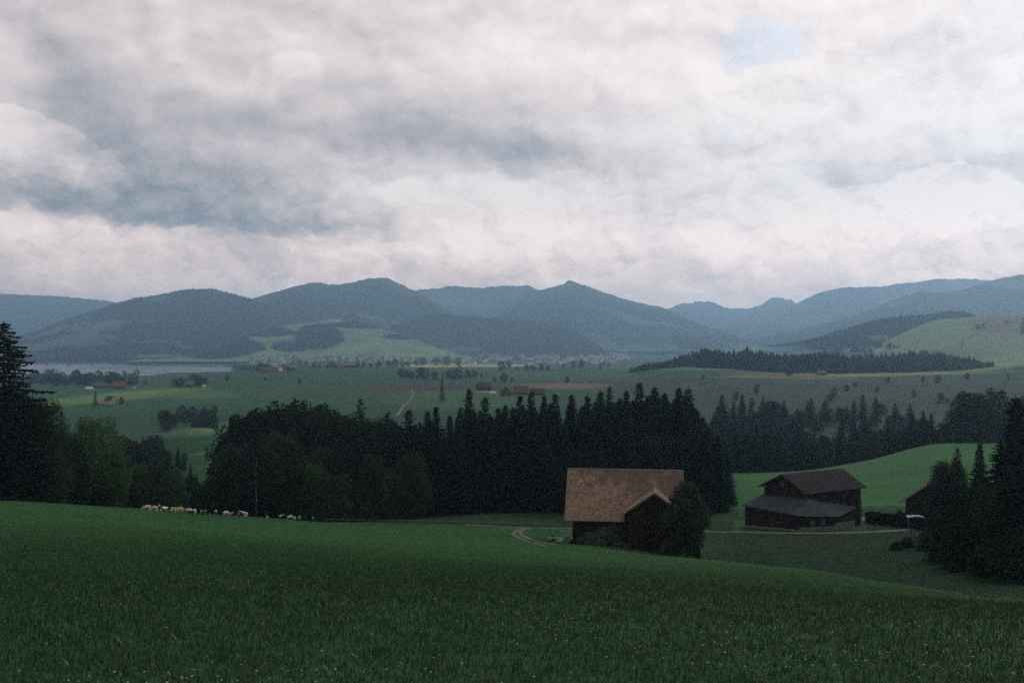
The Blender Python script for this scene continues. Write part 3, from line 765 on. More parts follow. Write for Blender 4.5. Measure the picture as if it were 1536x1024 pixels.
# ---- tree clump on the lake side of the meadow
tree_to('spruce_tree', SP_BIG, 4, 478, 203, 'tall ragged spruce with drooping boughs at the meadow corner', 'spruce', None, 1.75)
for px, py, Y, pr, ws, lab in [(20,585,206,BN[0],1.0,'huge dark leafy tree below the tall ragged spruce'),(62,588,210,BN[1],.95,'dark leafy tree with rounded top beside the ragged spruce'),(-40,560,210,BN[1],1.1,'dark leafy tree at the very edge of the view by the spruce'),
        (84,668,203,BL[1],.8,'shorter leafy tree in front of the dark clump by the fence'),(100,640,222,BN[0],.75,'dark narrow tree in the gap of the meadow edge clump'),(140,617,226,BLB[0],1.0,'brighter green tree with tapering top at the meadow edge'),(168,670,228,BLB[1],.9,'brighter green lower tree joined to the tapering one'),
        (118,690,219,BN[1],.8,'dark lower tree at the foot of the brighter green tree'),(208,690,240,BLB[1],.85,'greyish green bushy tree beyond the brighter green tree'),(232,690,243,BL[0],.85,'bushy tree behind the cream cows'),(262,696,247,BLB[0],.8,'olive bushy tree behind the tan cows'),(288,706,252,BN[1],.8,'dark bushy tree behind the pied cows near the wood corner'),
        (190,700,236,BN[0],.7,'dark low tree between the green trees and the cows'),(42,700,199,SH[0],1.5,'dark bush under the big leafy tree by the fence'),(150,730,222,SH[0],1.2,'dark bush under the brighter green tree'),(215,738,240,SH[1],1.2,'low bush just behind the first cream cow'),(310,728,256,SH[0],1.3,'low dark bush at the corner of the near wood')]:
    tree_to('broadleaf_tree' if pr not in SH else 'bush', pr, px, py, Y, lab, 'tree' if pr not in SH else 'bush', None, ws)

# ---- dark clump beside the hollow, opposite side
for px, py, Y, pr, ws, lab in [(1436,667,190,SP_GAPPY,1.0,'thin spruce with a bare broken top beside the dark house'),(1467,660,185,SP[2],1.0,'full pointed spruce between the thin one and the big dark trees'),(1500,655,150,SP_BIG,1.2,'spruce with long boughs at the edge of the big dark trees'),(1514,628,149,SP[2],1.2,'dark spruce second below the tallest one of its clump'),(1530,590,150,SP[0],1.35,'tall dark spruce at the hollow, tallest of its clump'),(1480,712,146,SP[2],1.2,'middling dark spruce in front of the pointed one by the hollow'),(1512,700,133,SP[0],1.3,'dark spruce low in front of the clump by the hollow'),(1456,735,156,SP[4],1.3,'short dark spruce under the full pointed one'),(1540,668,131,SP[2],1.3,'dark spruce in front at the edge of the view'),
        (1575,560,150,SP[2],1.3,'tall dark spruce at the very edge of the view')]:
    tree_to('spruce_tree', pr, px, py, Y, lab, 'spruce', None, ws)
for px, py, Y, pr, ws, lab in [(1412,684,196,BN[1],.6,'leafy tree standing before the dark house wall'),(1428,678,190,BN[0],.6,'leafy tree with rounded top beside the thin broken spruce'),(1434,735,170,BN[1],.7,'dark bushy tree at the bend of the farm road'),(1452,708,160,BN[0],.8,'dark leafy tree under the pointed spruce'),(1487,718,143,BN[1],.8,'large dark leafy tree filling the hollow side'),
        (1525,700,134,BN[0],.85,'massive dark leafy tree over the hollow'),(1560,640,160,BN[1],1.0,'high dark leafy crown at the edge of the view'),(1428,770,150,SH[0],1.3,'dark bush at the foot of the trees by the road bend'),(1450,790,138,SH[0],1.6,'dark bush spreading over the hollow grass'),(1500,800,128,SH[0],1.7,'large dark bush at the hollow bottom'),(1545,790,122,SH[0],1.8,'dark bush at the very edge of the hollow')]:
    tree_to('broadleaf_tree' if pr not in SH else 'bush', pr, px, py, Y, lab, 'tree' if pr not in SH else 'bush', None, ws)

# ---- wood beyond the dark barn
cnt = 0
for i in range(170):
    px = R.uniform(1064, 1500); Y = 455 + 330*R.random()**1.1
    if 1365 < px < 1450 and 560 < Y: continue
    p = at(px, Y); h = R.uniform(12, 21)*(1.12 if px < 1230 else .9)
    if px > 1330: h *= .8
    if R.random() < .62: tree('spruce_tree', SP[i % 6], p, h, 'dark spruce in the wood beyond the dark barn', 'spruce', 'spruces beyond the dark barn', R.uniform(1.3, 1.8))
    else: tree('broadleaf_tree', BD[i % 3], p, h*.8, 'dark leafy tree in the wood beyond the dark barn', 'tree', 'leafy trees beyond the dark barn', 1.6)
for i in range(60):
    px = 1062+430*((i*.61803) % 1); Y = R.uniform(440, 620)
    if px > 1230: Y = max(Y, 480)
    tree('broadleaf_tree', BD[i % 3], at(px, Y), R.uniform(8, 13), 'dark leafy tree in the wood beyond the dark barn', 'tree', 'leafy trees beyond the dark barn', R.uniform(1.5, 2.0))
for i in range(26):
    px = R.uniform(1085, 1400); Y = R.uniform(425, 455)
    p = at(px, Y)
    if px > 1230: Y = 470; p = at(px, Y)
    tree('spruce_tree' if i % 3 else 'broadleaf_tree', SP[i % 6] if i % 3 else BD[i % 2], p, R.uniform(14, 21), 'tree at the wood edge behind the green slope of the dark barn', 'spruce' if i % 3 else 'tree', 'wood edge behind the green slope', 1.2)
for i in range(16):
    px = R.uniform(1440, 1560); Y = R.uniform(430, 520)
    tree('broadleaf_tree', BD[i % 3], at(px, Y), R.uniform(15, 24)*(1+.35*(px-1440)/100), 'dark leafy tree on the hilltop behind the big dark clump', 'tree', 'hilltop trees behind the dark clump', 1.1)
# scattered small trees on the boggy ground
for i in range(14):
    px = R.uniform(1095, 1520); Y = R.uniform(860, 1250)
    tree('small_tree', FARB[i % 2], at(px, Y), R.uniform(5, 11), 'small tree scattered on the brownish boggy field', 'tree', 'small trees on the boggy field', 1.0, False)

# ---- middle distance: copses and lone trees  (column, base row, height in rows, kind)
def lone(px, pb, hp, kind, lab, ws=1.0, group=None, cat='tree'):
    p = hit(px, pb); h = hp/F*p.y
    pr = FARS[int(px) % 2] if kind == 's' else FARB[int(px) % 2]
    tree('spruce_tree' if kind == 's' else 'field_tree', pr, p, h, lab, 'spruce' if kind == 's' else cat, group, ws, False, sink=.5)
lone(663,602,33,'s','lone dense conifer standing in the green field by the pale track',1.25)
lone(143,608,23,'s','pointed conifer beside the ochre gabled cottage',1.2)
lone(182,606,12,'b','small round tree behind the ochre gabled cottage')
lone(449,575,10,'b','lone round tree in the wide field below the village')
lone(398,571,6,'b','tiny round bush in the field below the white gabled farm')
lone(1055,569,9,'b','lone small tree on the slope below the ridge farm')
lone(1184,564,17,'b','dark spreading tree at the edge of the far wood')
lone(1226,579,8,'s','small conifer on the bog below the far wood')
lone(1512,571,14,'s','small conifer standing on the slope by the bright field')
lone(1270,586,11,'b','small tree at the middle of the boggy field')
lone(901,553,9,'b','lone round tree on the horizon of the near ridge, before the town')
lone(860,552,13,'b','full round tree at the crest before the town')
lone(872,552,14,'b','second full tree touching the round one at the crest before town')
lone(846,552,8,'b','low round tree at the crest before the town')
lone(851,574,11,'b','bush standing alone on the dark green field below the town')
lone(341,571,11,'b','lone bush on the lake side field beyond the farm trees')
lone(763,552,12,'b','round tree on the pale field before the forested hill')
for px, pb, hp, kd in [(602,566,15,'b'),(610,567,13,'b'),(618,568,12,'b'),(632,569,20,'b'),(642,568,17,'s'),(652,570,14,'b'),(664,570,12,'s'),(674,568,15,'b'),(684,568,18,'b'),(692,568,17,'s'),(702,567,13,'b'),(712,566,12,'b'),(722,566,11,'s')]:
    lone(px, pb, hp, kd, 'tree of the dark row between the bright hayfield and the lone conifer', 1.2, 'dark tree row in the valley fields')
for px, pb, hp in [(742,572,7),(756,573,15),(768,572,7),(752,556,16),(790,557,12),(800,557,11),(812,556,13),(822,556,9),(776,556,8)]:
    lone(px, pb, hp, 'b', 'tree scattered on the fields between the timber farm and the town', 1.1, 'trees between the farm and the town')
for i in range(52):
    px = R.uniform(40, 205); lone(px, R.uniform(571, 579), R.uniform(9, 21), 'b', 'dark tree of the belt along the near lake shore', 1.25, 'tree belt along the lake shore')
lone(205,566,14,'b','taller round tree on the lake shore beyond the orange roof',1.1)
lone(187,566,11,'b','round tree touching the lake behind the orange roof',1.1)
lone(219,577,9,'b','round bush in the field beside the orange-roofed farm',1.2)
for px, pb, hp in [(262,580,12),(270,581,16),(278,580,13),(291,579,20),(300,580,18),(306,579,15)]:
    lone(px, pb, hp, 'b', 'dark tree clustered round the small brown-roofed farm', 1.2, 'trees round the brown-roofed farm')
for px in range(352, 392, 5):
    lone(px, 556, R.uniform(8, 12), 'b', 'low dark tree in the belt beside the white gabled farm', 1.3, 'tree belt beside the white gabled farm')
for px, pb, hp in [(425,555,9),(432,556,8),(440,556,6),(392,556,14),(400,556,12)]:
    lone(px, pb, hp, 'b', 'dark tree standing close round the white gabled farm', 1.3, 'trees close to the white gabled farm')
for px, pb, hp in [(536,551,8),(545,551,9),(556,551,8),(568,551,11),(583,551,12),(592,551,14),(470,551,9),(460,550,10),(450,549,11),(440,548,8),(478,551,7),(604,551,11),(612,550,9),(625,548,12),(634,548,14),(655,547,13),(670,548,15),(686,547,12)]:
    lone(px, pb, hp, 'b', 'dark tree along the crest of the field before the village', 1.2, 'trees along the crest before the village')
# copse above the hump meadow and the dark wood in the hollow below it
for i in range(24):
    px = R.uniform(242, 325); t = (px-242)/83
    Y = R.uniform(770, 880); p = at(px, Y)
    tree('field_tree', FARB[i % 2], p, R.uniform(10, 16)*(1-.45*abs(t-.4)), 'dark tree of the copse above the bright hump meadow', 'tree', 'copse above the hump meadow', 1.15, False)
for i in range(46):
    px = R.uniform(176, 292); Y = R.uniform(400, 620)
    top = np.interp(px, [170,200,240,262,280,295], [642,644,648,664,680,704]) + R.uniform(0, 45)
    p = at(px, Y); h = (HZ-top)/F*Y - p.z
    if h < 5: continue
    tree('spruce_tree' if i % 3 == 0 else 'broadleaf_tree', SP[i % 6] if i % 3 == 0 else BD[i % 3], p, min(h, 30), 'dark tree of the sunken wood between the green clump and the hump meadow', 'spruce' if i % 3 == 0 else 'tree', 'sunken wood beyond the cows', 1.0)
for px in (303, 309, 315, 319):
    lone(px, 636, R.uniform(9, 13), 'b', 'dark bush of the tight clump standing on the hump meadow', 1.0, 'bush clump on the hump meadow', 'bush')

# far wood on the opposite ridge, one mass
n = 2200
pxs = 945 + 545*rng.random(n); Ys = 1490 + 380*rng.random(n)
lo = np.interp(pxs, [940,960,1000,1060,1250,1390,1440,1490], [1600,1570,1540,1500,1490,1500,1490,1540])
hi = np.interp(pxs, [940,960,1000,1060,1250,1390,1440,1490], [1620,1640,1760,1880,1880,1880,1760,1560])
Ys = lo + (hi-lo)*rng.random(n)
xs = (pxs-768)/F*Ys
hs = (17+15*rng.random(n))*np.interp(pxs, [940,970,1010,1060,1300,1390,1440,1490], [.35,.5,.75,1.15,1.0,.95,.65,.3])*(.62+.75*fbm(pxs/22, pxs*0+Ys/60, 3, 55))*np.where(rng.random(n) < .06, 1.12, 1.0)*.88
keep = ~((pxs > 1195) & (pxs < 1240) & (Ys < 1525)) & ~((pxs > 975) & (pxs < 1050) & (Ys < 1590))
scatter_cover('far_forest', np.stack([xs, Ys, H(xs, Ys)-.5], 1)[keep], hs[keep], M['far_needles'], 'dark spruce wood on the ridge across the valley', .30)
for i in range(60):
    px = np.interp(i/59, [0, .25, 1], [1000, 1085, 1440]) + R.uniform(-4, 4)
    if 1195 < px < 1240 or px < 1048: Y = 1620
    else: Y = R.uniform(1480, 1500)
    tree('spruce_tree', FARS[i % 2], at(px, Y), R.uniform(15, 21)*np.interp(px, [1000,1040,1085,1350,1440], [.7,.9,1,1,.5]), 'dark spruce along the front edge of the far ridge wood', 'spruce', 'front edge spruces of the far ridge wood', 1.35, False)
for i in range(14):
    px = R.uniform(1080, 1380); tree('spruce_tree', FARS[i % 2], at(px, 1700), R.uniform(21, 26), 'taller spruce rising above the far ridge wood', 'spruce', 'taller spruces of the far ridge wood', 1.2, False)
for px, pb, hp, k2 in [(1534,500,24,'s'),(1475,492,8,'b'),(1467,494,9,'b'),(1447,472,6,'b'),(1455,470,6,'b'),(1443,520,11,'s'),(1510,486,6,'b'),(1519,487,6,'s')]:
    lone(px, pb, hp, k2, 'small tree dotted on the sunlit far hillside', 1.3, 'trees dotted on the sunlit far hillside')
for px, pb, hp in [(1385,545,22),(1390,545,15),(1375,541,12),(1405,546,13),(1430,548,12),(1450,548,11),(1465,549,8)]:
    lone(px, pb, hp, 'b', 'tree in the gap between the ridge wood and the far hillside', 1.2, 'trees below the sunlit far hillside')
print('trees', time.time()-T0)

# ------------------------------------------------------------------ buildings
def tiles(name, origin, uvec, vvec, nu, nv, inside, mat, c1, c2, parent, lift=.035, seed=1):
    """a roof slope laid with single overlapping tiles; u runs along the eave, v up the slope"""
    g = np.random.default_rng(seed)
    O = np.array(origin, float); U = np.array(uvec, float); V_ = np.array(vvec, float)
    N = np.cross(U, V_); N /= np.linalg.norm(N)
    vs, qs, cs = [], [], []
    k = 0
    for j in range(nv):
        off = .5*(j % 2)
        for i in range(-1, nu+1):
            u0, u1 = (i+off)/nu, (i+off+1)/nu
            v0, v1 = j/nv - .25/nv, (j+1)/nv
            u0, u1 = max(u0, 0), min(u1, 1)
            if u1-u0 < .15/nu or not inside((u0+u1)/2, (v0+v1)/2): continue
            s = lift*(.8+.6*g.random()); tw = (g.random()-.5)*lift*.5
            gp = .004/nu*nu*(u1-u0)
            a = O+U*(u0+gp)+V_*v0+N*(s+tw); b = O+U*(u1-gp)+V_*v0+N*(s-tw)
            c = O+U*(u1-gp)+V_*v1+N*.008; d = O+U*(u0+gp)+V_*v1+N*.008
            a2 = O+U*(u0+gp)+V_*v0; b2 = O+U*(u1-gp)+V_*v0
            vs += [a, b, c, d, a2, b2]
            qs += [(k, k+1, k+2, k+3), (k+4, k+5, k+1, k)]
            r = g.random(); col = np.array(c1)*(1-r)+np.array(c2)*r
            if g.random() < .05: col = col*1.22
            if g.random() < .08: col = col*.6
            cs += [col]*6; k += 6
    me = fast_mesh(name, np.array(vs), [np.array(qs)], [mat], np.array(cs))
    return link(bpy.data.objects.new(name, me), parent)

def main_barn():
    yaw = math.atan2(-2.4, 17.66)
    o = empty('tiled_barn', (17.6, 154.8, -31.2), yaw)
    tag(o, 'old timber barn with brown tiled roof and cross gable on the meadow', 'barn')
    RZ, EZ, HW, HL = 11.25, 4.5, 6.5, 8.9        # ridge and eave height, half depth, half length (roof)
    GX, GH, AZ, FZ, VY = 4.45, 4.4, 9.05, 6.0, -8.6   # cross gable
    # walls: log body up to the eaves with both gable triangles
    mb = MB(); wl, wy = 7.7, 5.6
    pent = [(-wl, -wy, -2.5), (-wl, wy, -2.5), (-wl, wy, 5.3), (-wl, 0, 11.0), (-wl, -wy, 5.3)]
    mb.prism(pent, (2*wl, 0, 0))
    mb.build('walls', M['timber'], o)
    # horizontal log courses and corner posts
    mb = MB()
    for kx in (-7.62, -3.4):
        mb.box((kx, -5.66, 1.2), (.26, .16, 7.4))
    for kz in (.4, 2.2, 4.2):
        mb.box((-4.1, -5.65, kz), (7.0, .12, .24))
    mb.build('wall_frame', M['timber_dark'], o)
    # cross gable body
    mb = MB(); gw = 3.85
    yb = -5.61
    pent = [(GX-gw, -7.9, -2.5), (GX+gw, -7.9, -2.5), (GX+gw, -7.9, 6.15), (GX, -7.9, 8.8), (GX-gw, -7.9, 6.15)]
    mb.prism(pent, (0, -(-7.9-yb), 0))
    mb.build('cross_gable', M['timber'], o)
    d = MB()
    for s in (-1, 1): d.box((GX+s*1.15, -7.96, 1.45), (2.2, .12, 4.6))
    dd = d.build('barn_door', M['timber_door'], o)
    d = MB(); d.box((GX, -8.0, 3.9), (4.9, .16, .26)); d.box((GX-2.4, -8.0, 1.3), (.22, .16, 4.9)); d.box((GX+2.4, -8.0, 1.3), (.22, .16, 4.9))
    d.build('frame', M['timber_dark'], dd)
    # roof slabs
    th = .22
    rf = MB()
    rf.prism([(-HL, -HW, EZ), (HL, -HW, EZ), (HL, 0, RZ), (-HL, 0, RZ)], (0, 0, -th))
    rf.prism([(-HL, 0.004, RZ), (HL, 0.004, RZ), (HL, HW, EZ), (-HL, HW, EZ)], (0, 0, -th))
    roof = rf.build('roof', M['timber_dark'], o)
    slope_v = (0, HW, RZ-EZ); nlen = math.hypot(HW, RZ-EZ)
    # where the cross gable roof cuts in, the main slope has no tiles
    def inside_main(u, v):
        x = -HL+2*HL*u; z = EZ+(RZ-EZ)*v
        zg = AZ-(AZ-FZ)*abs(x-GX)/GH
        return not (abs(x-GX) < GH+.05 and z < zg-.05)
    tiles('roof_tiles', (-HL-.05, -HW-.1, EZ-.09), (2*HL+.1, 0, 0), (0, HW+.1, RZ-EZ+.09), 84, 36, inside_main, M['tile'], (.29, .20, .145), (.45, .325, .245), roof, .05, 3)
    tiles('roof_tiles', (HL+.05, HW+.1, EZ-.09), (-2*HL-.1, 0, 0), (0, -HW-.1, RZ-EZ+.09), 84, 36, lambda u, v: True, M['tile'], (.29, .20, .145), (.45, .325, .245), roof, .05, 4)
    # ridge caps
    rc = MB()
    for i in range(46):
        x0 = -HL-.05 + i*(2*HL+.1)/46; s = (2*HL+.1)/46
        z = RZ+.03+R.uniform(-.015, .02)
        rc.prism([(x0, -.2, z-.10), (x0, -.11, z+.06), (x0, 0, z+.12), (x0, .11, z+.06), (x0, .2, z-.10)], (s*.96, 0, 0))
    rc.build('ridge_cap', noisy('ridge_cap_tile', (.17, .14, .11), (.26, .22, .18), 2, .9, .4), roof)
    # barge boards and eave board
    e = MB()
    for sx in (-1, 1):
        x = sx*(HL+.03)
        for sy in (-1, 1):
            e.prism([(x, sy*HW, EZ-.28), (x, sy*HW, EZ-.02), (x, 0, RZ-.02), (x, 0, RZ-.28)], (.05*sx, 0, 0))
    e.build('barge_board', M['fascia'], roof)
    e = MB(); e.box((-4.2, -HW-.03, EZ-.14), (9.2, .06, .2)); e.build('eave_board', M['fascia'], roof)
    # cross gable roof
    gr = MB()
    ym = lambda z: -HW*(RZ-z)/(RZ-EZ)
    for s in (-1, 1):
        gr.prism([(GX+s*.003, VY, AZ), (GX+s*GH, VY, FZ), (GX+s*GH, ym(FZ)+.3, FZ), (GX+s*.003, ym(AZ)+.3, AZ)], (0, 0, -.2))
    groof = gr.build('cross_gable_roof', M['timber_dark'], o)
    for s in (-1, 1):
        Lh = ym(AZ)+.3-VY
        if s < 0: org, U, V_ = (GX-GH-.05, ym(AZ)+.3, FZ-.03), (0, -Lh-.06, 0), (GH+.05, 0, AZ-FZ+.03)
        else: org, U, V_ = (GX+GH+.05, VY-.06, FZ-.03), (0, Lh+.06, 0), (-GH-.05, 0, AZ-FZ+.03)
        def ins(u, v, s=s):
            y = (VY + Lh*(1-u)) if s < 0 else (VY+Lh*u)
            z = FZ+(AZ-FZ)*v
            return y < ym(z)+.25
        tiles('roof_tiles', org, U, V_, 36, 24, ins, M['tile'], (.30, .205, .145), (.44, .31, .22), groof, .05, 7+s)
    e = MB()
    for s in (-1, 1):
        e.prism([(GX, VY-.03, AZ-.30), (GX, VY-.03, AZ-.01), (GX+s*(GH+.06), VY-.03, FZ-.01), (GX+s*(GH+.06), VY-.03, FZ-.30)], (0, -.05, 0))
    e.build('barge_board', M['fascia'], groof)
    rc = MB()
    for i in range(18):
        y0 = VY+.25+i*.42
        if y0 > ym(AZ)-.1: break
        z = AZ+.03
        rc.prism([(GX-.2, y0, z-.12), (GX-.11, y0, z), (GX, y0, z+.05), (GX+.11, y0, z), (GX+.2, y0, z-.12)], (0, .4, 0))
    rc.build('ridge_cap', noisy('gable_ridge_tile', (.2, .15, .11), (.28, .22, .17), 2, .9, .4), groof)
main_barn()

def dark_barn():
    rl = P(1172, 711, 215); rr = P(1263, 702, 225)
    r = Vector((rr.x-rl.x, rr.y-rl.y, 0)); L = r.length; r.normalize()
    n = Vector((r.y, -r.x, 0))                      # towards the viewer's side
    base = Vector((rl.x, rl.y, 0)); zr = rl.z
    g0 = Hs(rl.x, rl.y)
    yaw = math.atan2(r.y, r.x)
    o = empty('dark_barn', (base.x, base.y, g0-1), yaw)
    tag(o, 'long dark timber barn with grey roof and wrap-around lean-to below the green slope', 'barn')
    def l3(p):                                       # world -> local
        d = Vector(p)-Vector((base.x, base.y, g0-1)); return Vector((d.dot(r), -d.dot(n), d.z))
    RZ = zr-(g0-1); W = 6.8; EZ = RZ-3.35; B = -3.0
    wl0, wl1, ww = .9, L-.9, 5.9
    mb = MB(); ez = EZ+3.35*(W-ww)/W-.25
    mb.prism([(wl0, -ww, B), (wl0, ww, B), (wl0, ww, ez), (wl0, 0, RZ-.3), (wl0, -ww, ez)], (wl1-wl0, 0, 0))
    mb.build('walls', M['timber_dark'], o)
    mb = MB(); mb.prism([(0, -W, EZ), (L, -W, EZ), (L, 0, RZ), (0, 0, RZ)], (0, 0, -.2)); mb.prism([(0, .004, RZ), (L, .004, RZ), (L, W, EZ), (0, W, EZ)], (0, 0, -.2))
    rf = mb.build('roof', M['timber_dark'], o)
    tiles('roof_tiles', (-.05, -W-.1, EZ-.05), (L+.1, 0, 0), (0, W+.1, RZ-EZ+.05), 70, 26, lambda u, v: True, M['slate'], (.026, .026, .029), (.042, .042, .046), rf, .03, 11)
    tiles('roof_tiles', (L+.05, W+.1, EZ-.05), (-L-.1, 0, 0), (0, -W-.1, RZ-EZ+.05), 70, 26, lambda u, v: True, M['slate'], (.026, .026, .029), (.042, .042, .046), rf, .03, 12)
    mb = MB()
    for sy in (-1, 1): mb.prism([(-.06, sy*W, EZ-.3), (-.06, sy*W, EZ), (-.06, 0, RZ), (-.06, 0, RZ-.3)], (-.05, 0, 0))
    mb.build('barge_board', M['timber'], rf)
    mb = MB(); mb.box((.86, .6, RZ-2.0), (.08, 1.0, 1.5)); mb.build('gable_hatch', noisy('hatch_boards', (.05, .04, .034), (.075, .06, .05), 3), o)
    mb = MB(); mb.box((12.2, -ww-.05, EZ-2.3), (3.6, .1, 3.6)); mb.build('barn_door', M['timber_door'], o)
    # lean-to: two roof planes meeting at a corner
    A0 = l3(P(1140, 741, 220.5)); A1 = l3(P(1214, 748.5, 209.2)); E0 = l3(P(1112, 757, 218)); E1 = l3(P(1199, 773, 204))
    E2 = l3(P(1258, 774.5, 209.0)); T2 = l3(P(1284, 760, 215.5)); T1 = A1
    A0.x = A1.x = wl0-.02
    mb = MB()
    mb.prism([A0, E0, E1, A1], (0, 0, -.16)); mb.prism([T1+Vector((.004, 0, 0)), E1+Vector((.004, 0, 0)), E2, T2], (0, 0, -.16))
    lt = MB(); lt.v, lt.f, lt.m = mb.v, mb.f, mb.m
    lean = lt.build('lean_to_roof', noisy('fibre_cement', (.048, .062, .068), (.080, .098, .105), .7, .9, .3, (.036, .046, .05), .05), o)
    # sheet seams on the lean-to roof
    sm = MB()
    def seam(a, b, c, d, nrow):
        for q in range(1, nrow):
            f = q/nrow; p0 = a.lerp(d, f)+Vector((0, 0, .02)); p1 = b.lerp(c, f)+Vector((0, 0, .02))
            sm.tube([p0, p1], [.035, .035], 4)
    seam(A0, E0, E1, A1, 16); seam(T1, E1, E2, T2, 12)
    sm.build('roof_seam', noisy('sheet_seam', (.05, .058, .064), (.075, .085, .09), 1.5, .75, .2), lean)
    # walls under the lean-to
    ins = lambda p, k, q: Vector((p.x+k, p.y+q, p.z-.2))
    w0 = ins(E0, .5, -.6); w1 = ins(E1, .5, .5); w2 = ins(E2, -.5, .5); w3 = ins(T2, -.5, 0)
    mb = MB()
    for a, b in ((w0, w1), (w1, w2), (w2, w3)):
        dv = (b-a); dv.z = 0; nn = Vector((dv.y, -dv.x, 0)).normalized()*-.15
        mb.prism([(a.x, a.y, B), (b.x, b.y, B), (b.x, b.y, b.z), (a.x, a.y, a.z)], nn)
    mb.build('lean_to_wall', M['timber_dark'], o)
    def gz(p):
        wp = Vector((base.x, base.y, 0)) + r*p.x - n*p.y
        return Hs(wp.x, wp.y)-(g0-1)
    mb = MB()
    for a, b, hh in ((w0, w1, .4), (w1, w2, .9), (w2, w3, 1.5)):
        dv = (b-a); dv.z = 0; nn = Vector((dv.y, -dv.x, 0)).normalized()*.06
        za, zb = gz(a)+hh, gz(b)+hh
        mb.prism([(a.x, a.y, B), (b.x, b.y, B), (b.x, b.y, zb), (a.x, a.y, za)], nn)
    mb.build('plinth', M['concrete'], o)
    for f in (.36, .66):
        c = w1.lerp(w2, f); zz = gz(c)+1.75
        dv = (w2-w1); dv.z = 0; dv.normalize(); ang = math.atan2(dv.y, dv.x); nn = Vector((dv.y, -dv.x, 0))
        b = MB()
        for dx, dz, sx, sz in ((0, .36, 1.0, .08), (0, -.36, 1.0, .08), (-.5, 0, .08, .8), (.5, 0, .08, .8), (0, 0, .05, .7)):
            b.box((c.x+dv.x*dx+nn.x*.06, c.y+dv.y*dx+nn.y*.06, zz+dz), (sx, .1, sz), ang)
        wo = b.build('window', noisy('grey_window_frame', (.2, .21, .21), (.28, .29, .29), 3, .7, .1), o)
        b = MB(); b.box((c.x+nn.x*.03, c.y+nn.y*.03, zz), (.94, .06, .68), ang); b.build('pane', M['glass'], wo)
dark_barn()

def gable_house(name, loc, yaw, w, l, hw, hr, wall, roof, label, cat, group=None, chimney=True, windows=True, over=.5, gable_mat=None, plinth=None):
    """ridge runs along local X; l = length, w = width"""
    o = empty(name, loc, yaw); tag(o, label, cat, group)
    mb = MB(); mb.prism([(-l/2, -w/2, -2), (-l/2, w/2, -2), (-l/2, w/2, hw), (-l/2, 0, hw+hr), (-l/2, -w/2, hw)], (l, 0, 0)); mb.build('walls', wall, o)
    k = hr/(w/2); hl = l/2+over; hwid = w/2+over; ez = hw-over*k
    mb = MB()
    mb.prism([(-hl, -hwid, ez+.12), (hl, -hwid, ez+.12), (hl, 0, hw+hr+.12), (-hl, 0, hw+hr+.12)], (0, 0, .2))
    mb.prism([(-hl, .01, hw+hr+.12), (hl, .01, hw+hr+.12), (hl, hwid, ez+.12), (-hl, hwid, ez+.12)], (0, 0, .2))
    ro = mb.build('roof', roof, o)
    if chimney:
        mb = MB(); mb.box((l*.2, w*.12, hw+hr*.95), (.8, .8, 2.2)); mb.build('chimney', M['concrete'], ro)
    if plinth:
        mb = MB(); mb.box((0, 0, -.2), (l+.12, w+.12, 3.2)); mb.build('plinth', plinth, o)
    if windows:
        for sx in (-1, 1):
            for q in (-1, 1):
                mb = MB(); mb.box((sx*(l/2+.02), q*w*.22, hw*.55), (.1, 1.0, 1.3)); mb.build('window', M['glass'], o)
        for q in (-.3, 0, .3):
            mb = MB(); mb.box((q*l, -w/2-.02, hw*.55), (1.0, .1, 1.3)); mb.build('window', M['glass'], o)
    return o
def HP(px, py): return hit(px, py)
D = math.radians
gable_house('farmhouse', HP(180, 583), D(8), 11, 17, 4, 6.5, M['wall_brown'], M['roof_orange'], 'farmhouse with a bright orange roof near the lake shore', 'farmhouse')
gable_house('stable', HP(152, 582)+Vector((0, 14, 0)), D(3), 10, 38, 3.2, 3.2, M['wall_brown'], M['roof_brown'], 'long low brown stable beside the orange-roofed farmhouse', 'stable', None, False, False)
gable_house('shed', HP(134, 584), D(10), 5, 9, 2.2, 1.2, M['wall_white'], M['white_paint'], 'small white shed in front of the long brown stable', 'shed', None, False, False, .2)
gable_house('shed', HP(199, 583), D(-5), 5, 8, 2.4, 1.6, M['wall_grey'], M['roof_grey'], 'small grey shed beside the orange-roofed farmhouse', 'shed', None, False, False, .2)
gable_house('cottage', HP(166, 606), D(-35), 8.6, 11, 4.0, 4.2, M['wall_yellow'], M['roof_dark'], 'ochre cottage with dark gabled roof on the bright field edge', 'cottage')
gable_house('farmhouse', HP(283, 580), D(5), 9, 15, 3.2, 5.0, M['wall_brown'], M['roof_grey'], 'small brown-roofed farmhouse hidden among a cluster of trees', 'farmhouse')
gable_house('shed', HP(306, 580), D(0), 4, 4, 2.6, 1.2, M['wall_white'], M['roof_grey'], 'tiny white hut beside the farm trees near the lake', 'shed', None, False, False, .2)
gable_house('farmhouse', HP(417, 556), D(75), 13, 16, 6, 7.5, M['wall_white'], M['roof_red'], 'white gabled farmhouse with red-brown roof on the field crest', 'farmhouse')
gable_house('stable', HP(404, 558), D(4), 14, 34, 3, 6.5, M['wall_brown'], M['roof_brown'], 'long brown roofed stable joined before the white gabled farmhouse', 'stable', None, False, False)
gable_house('hay_barn', HP(500, 551), D(80), 24, 26, 5, 8.5, M['wall_brown'], M['roof_dark'], 'dark gabled hay barn on the crest before the village', 'barn', None, False, False)
gable_house('stable', HP(519, 551)+Vector((0, 15, 0)), D(-3), 18, 42, 5, 5.5, M['wall_brown'], M['roof_grey'], 'long pale-roofed stable beside the dark gabled hay barn', 'stable', None, False, False)
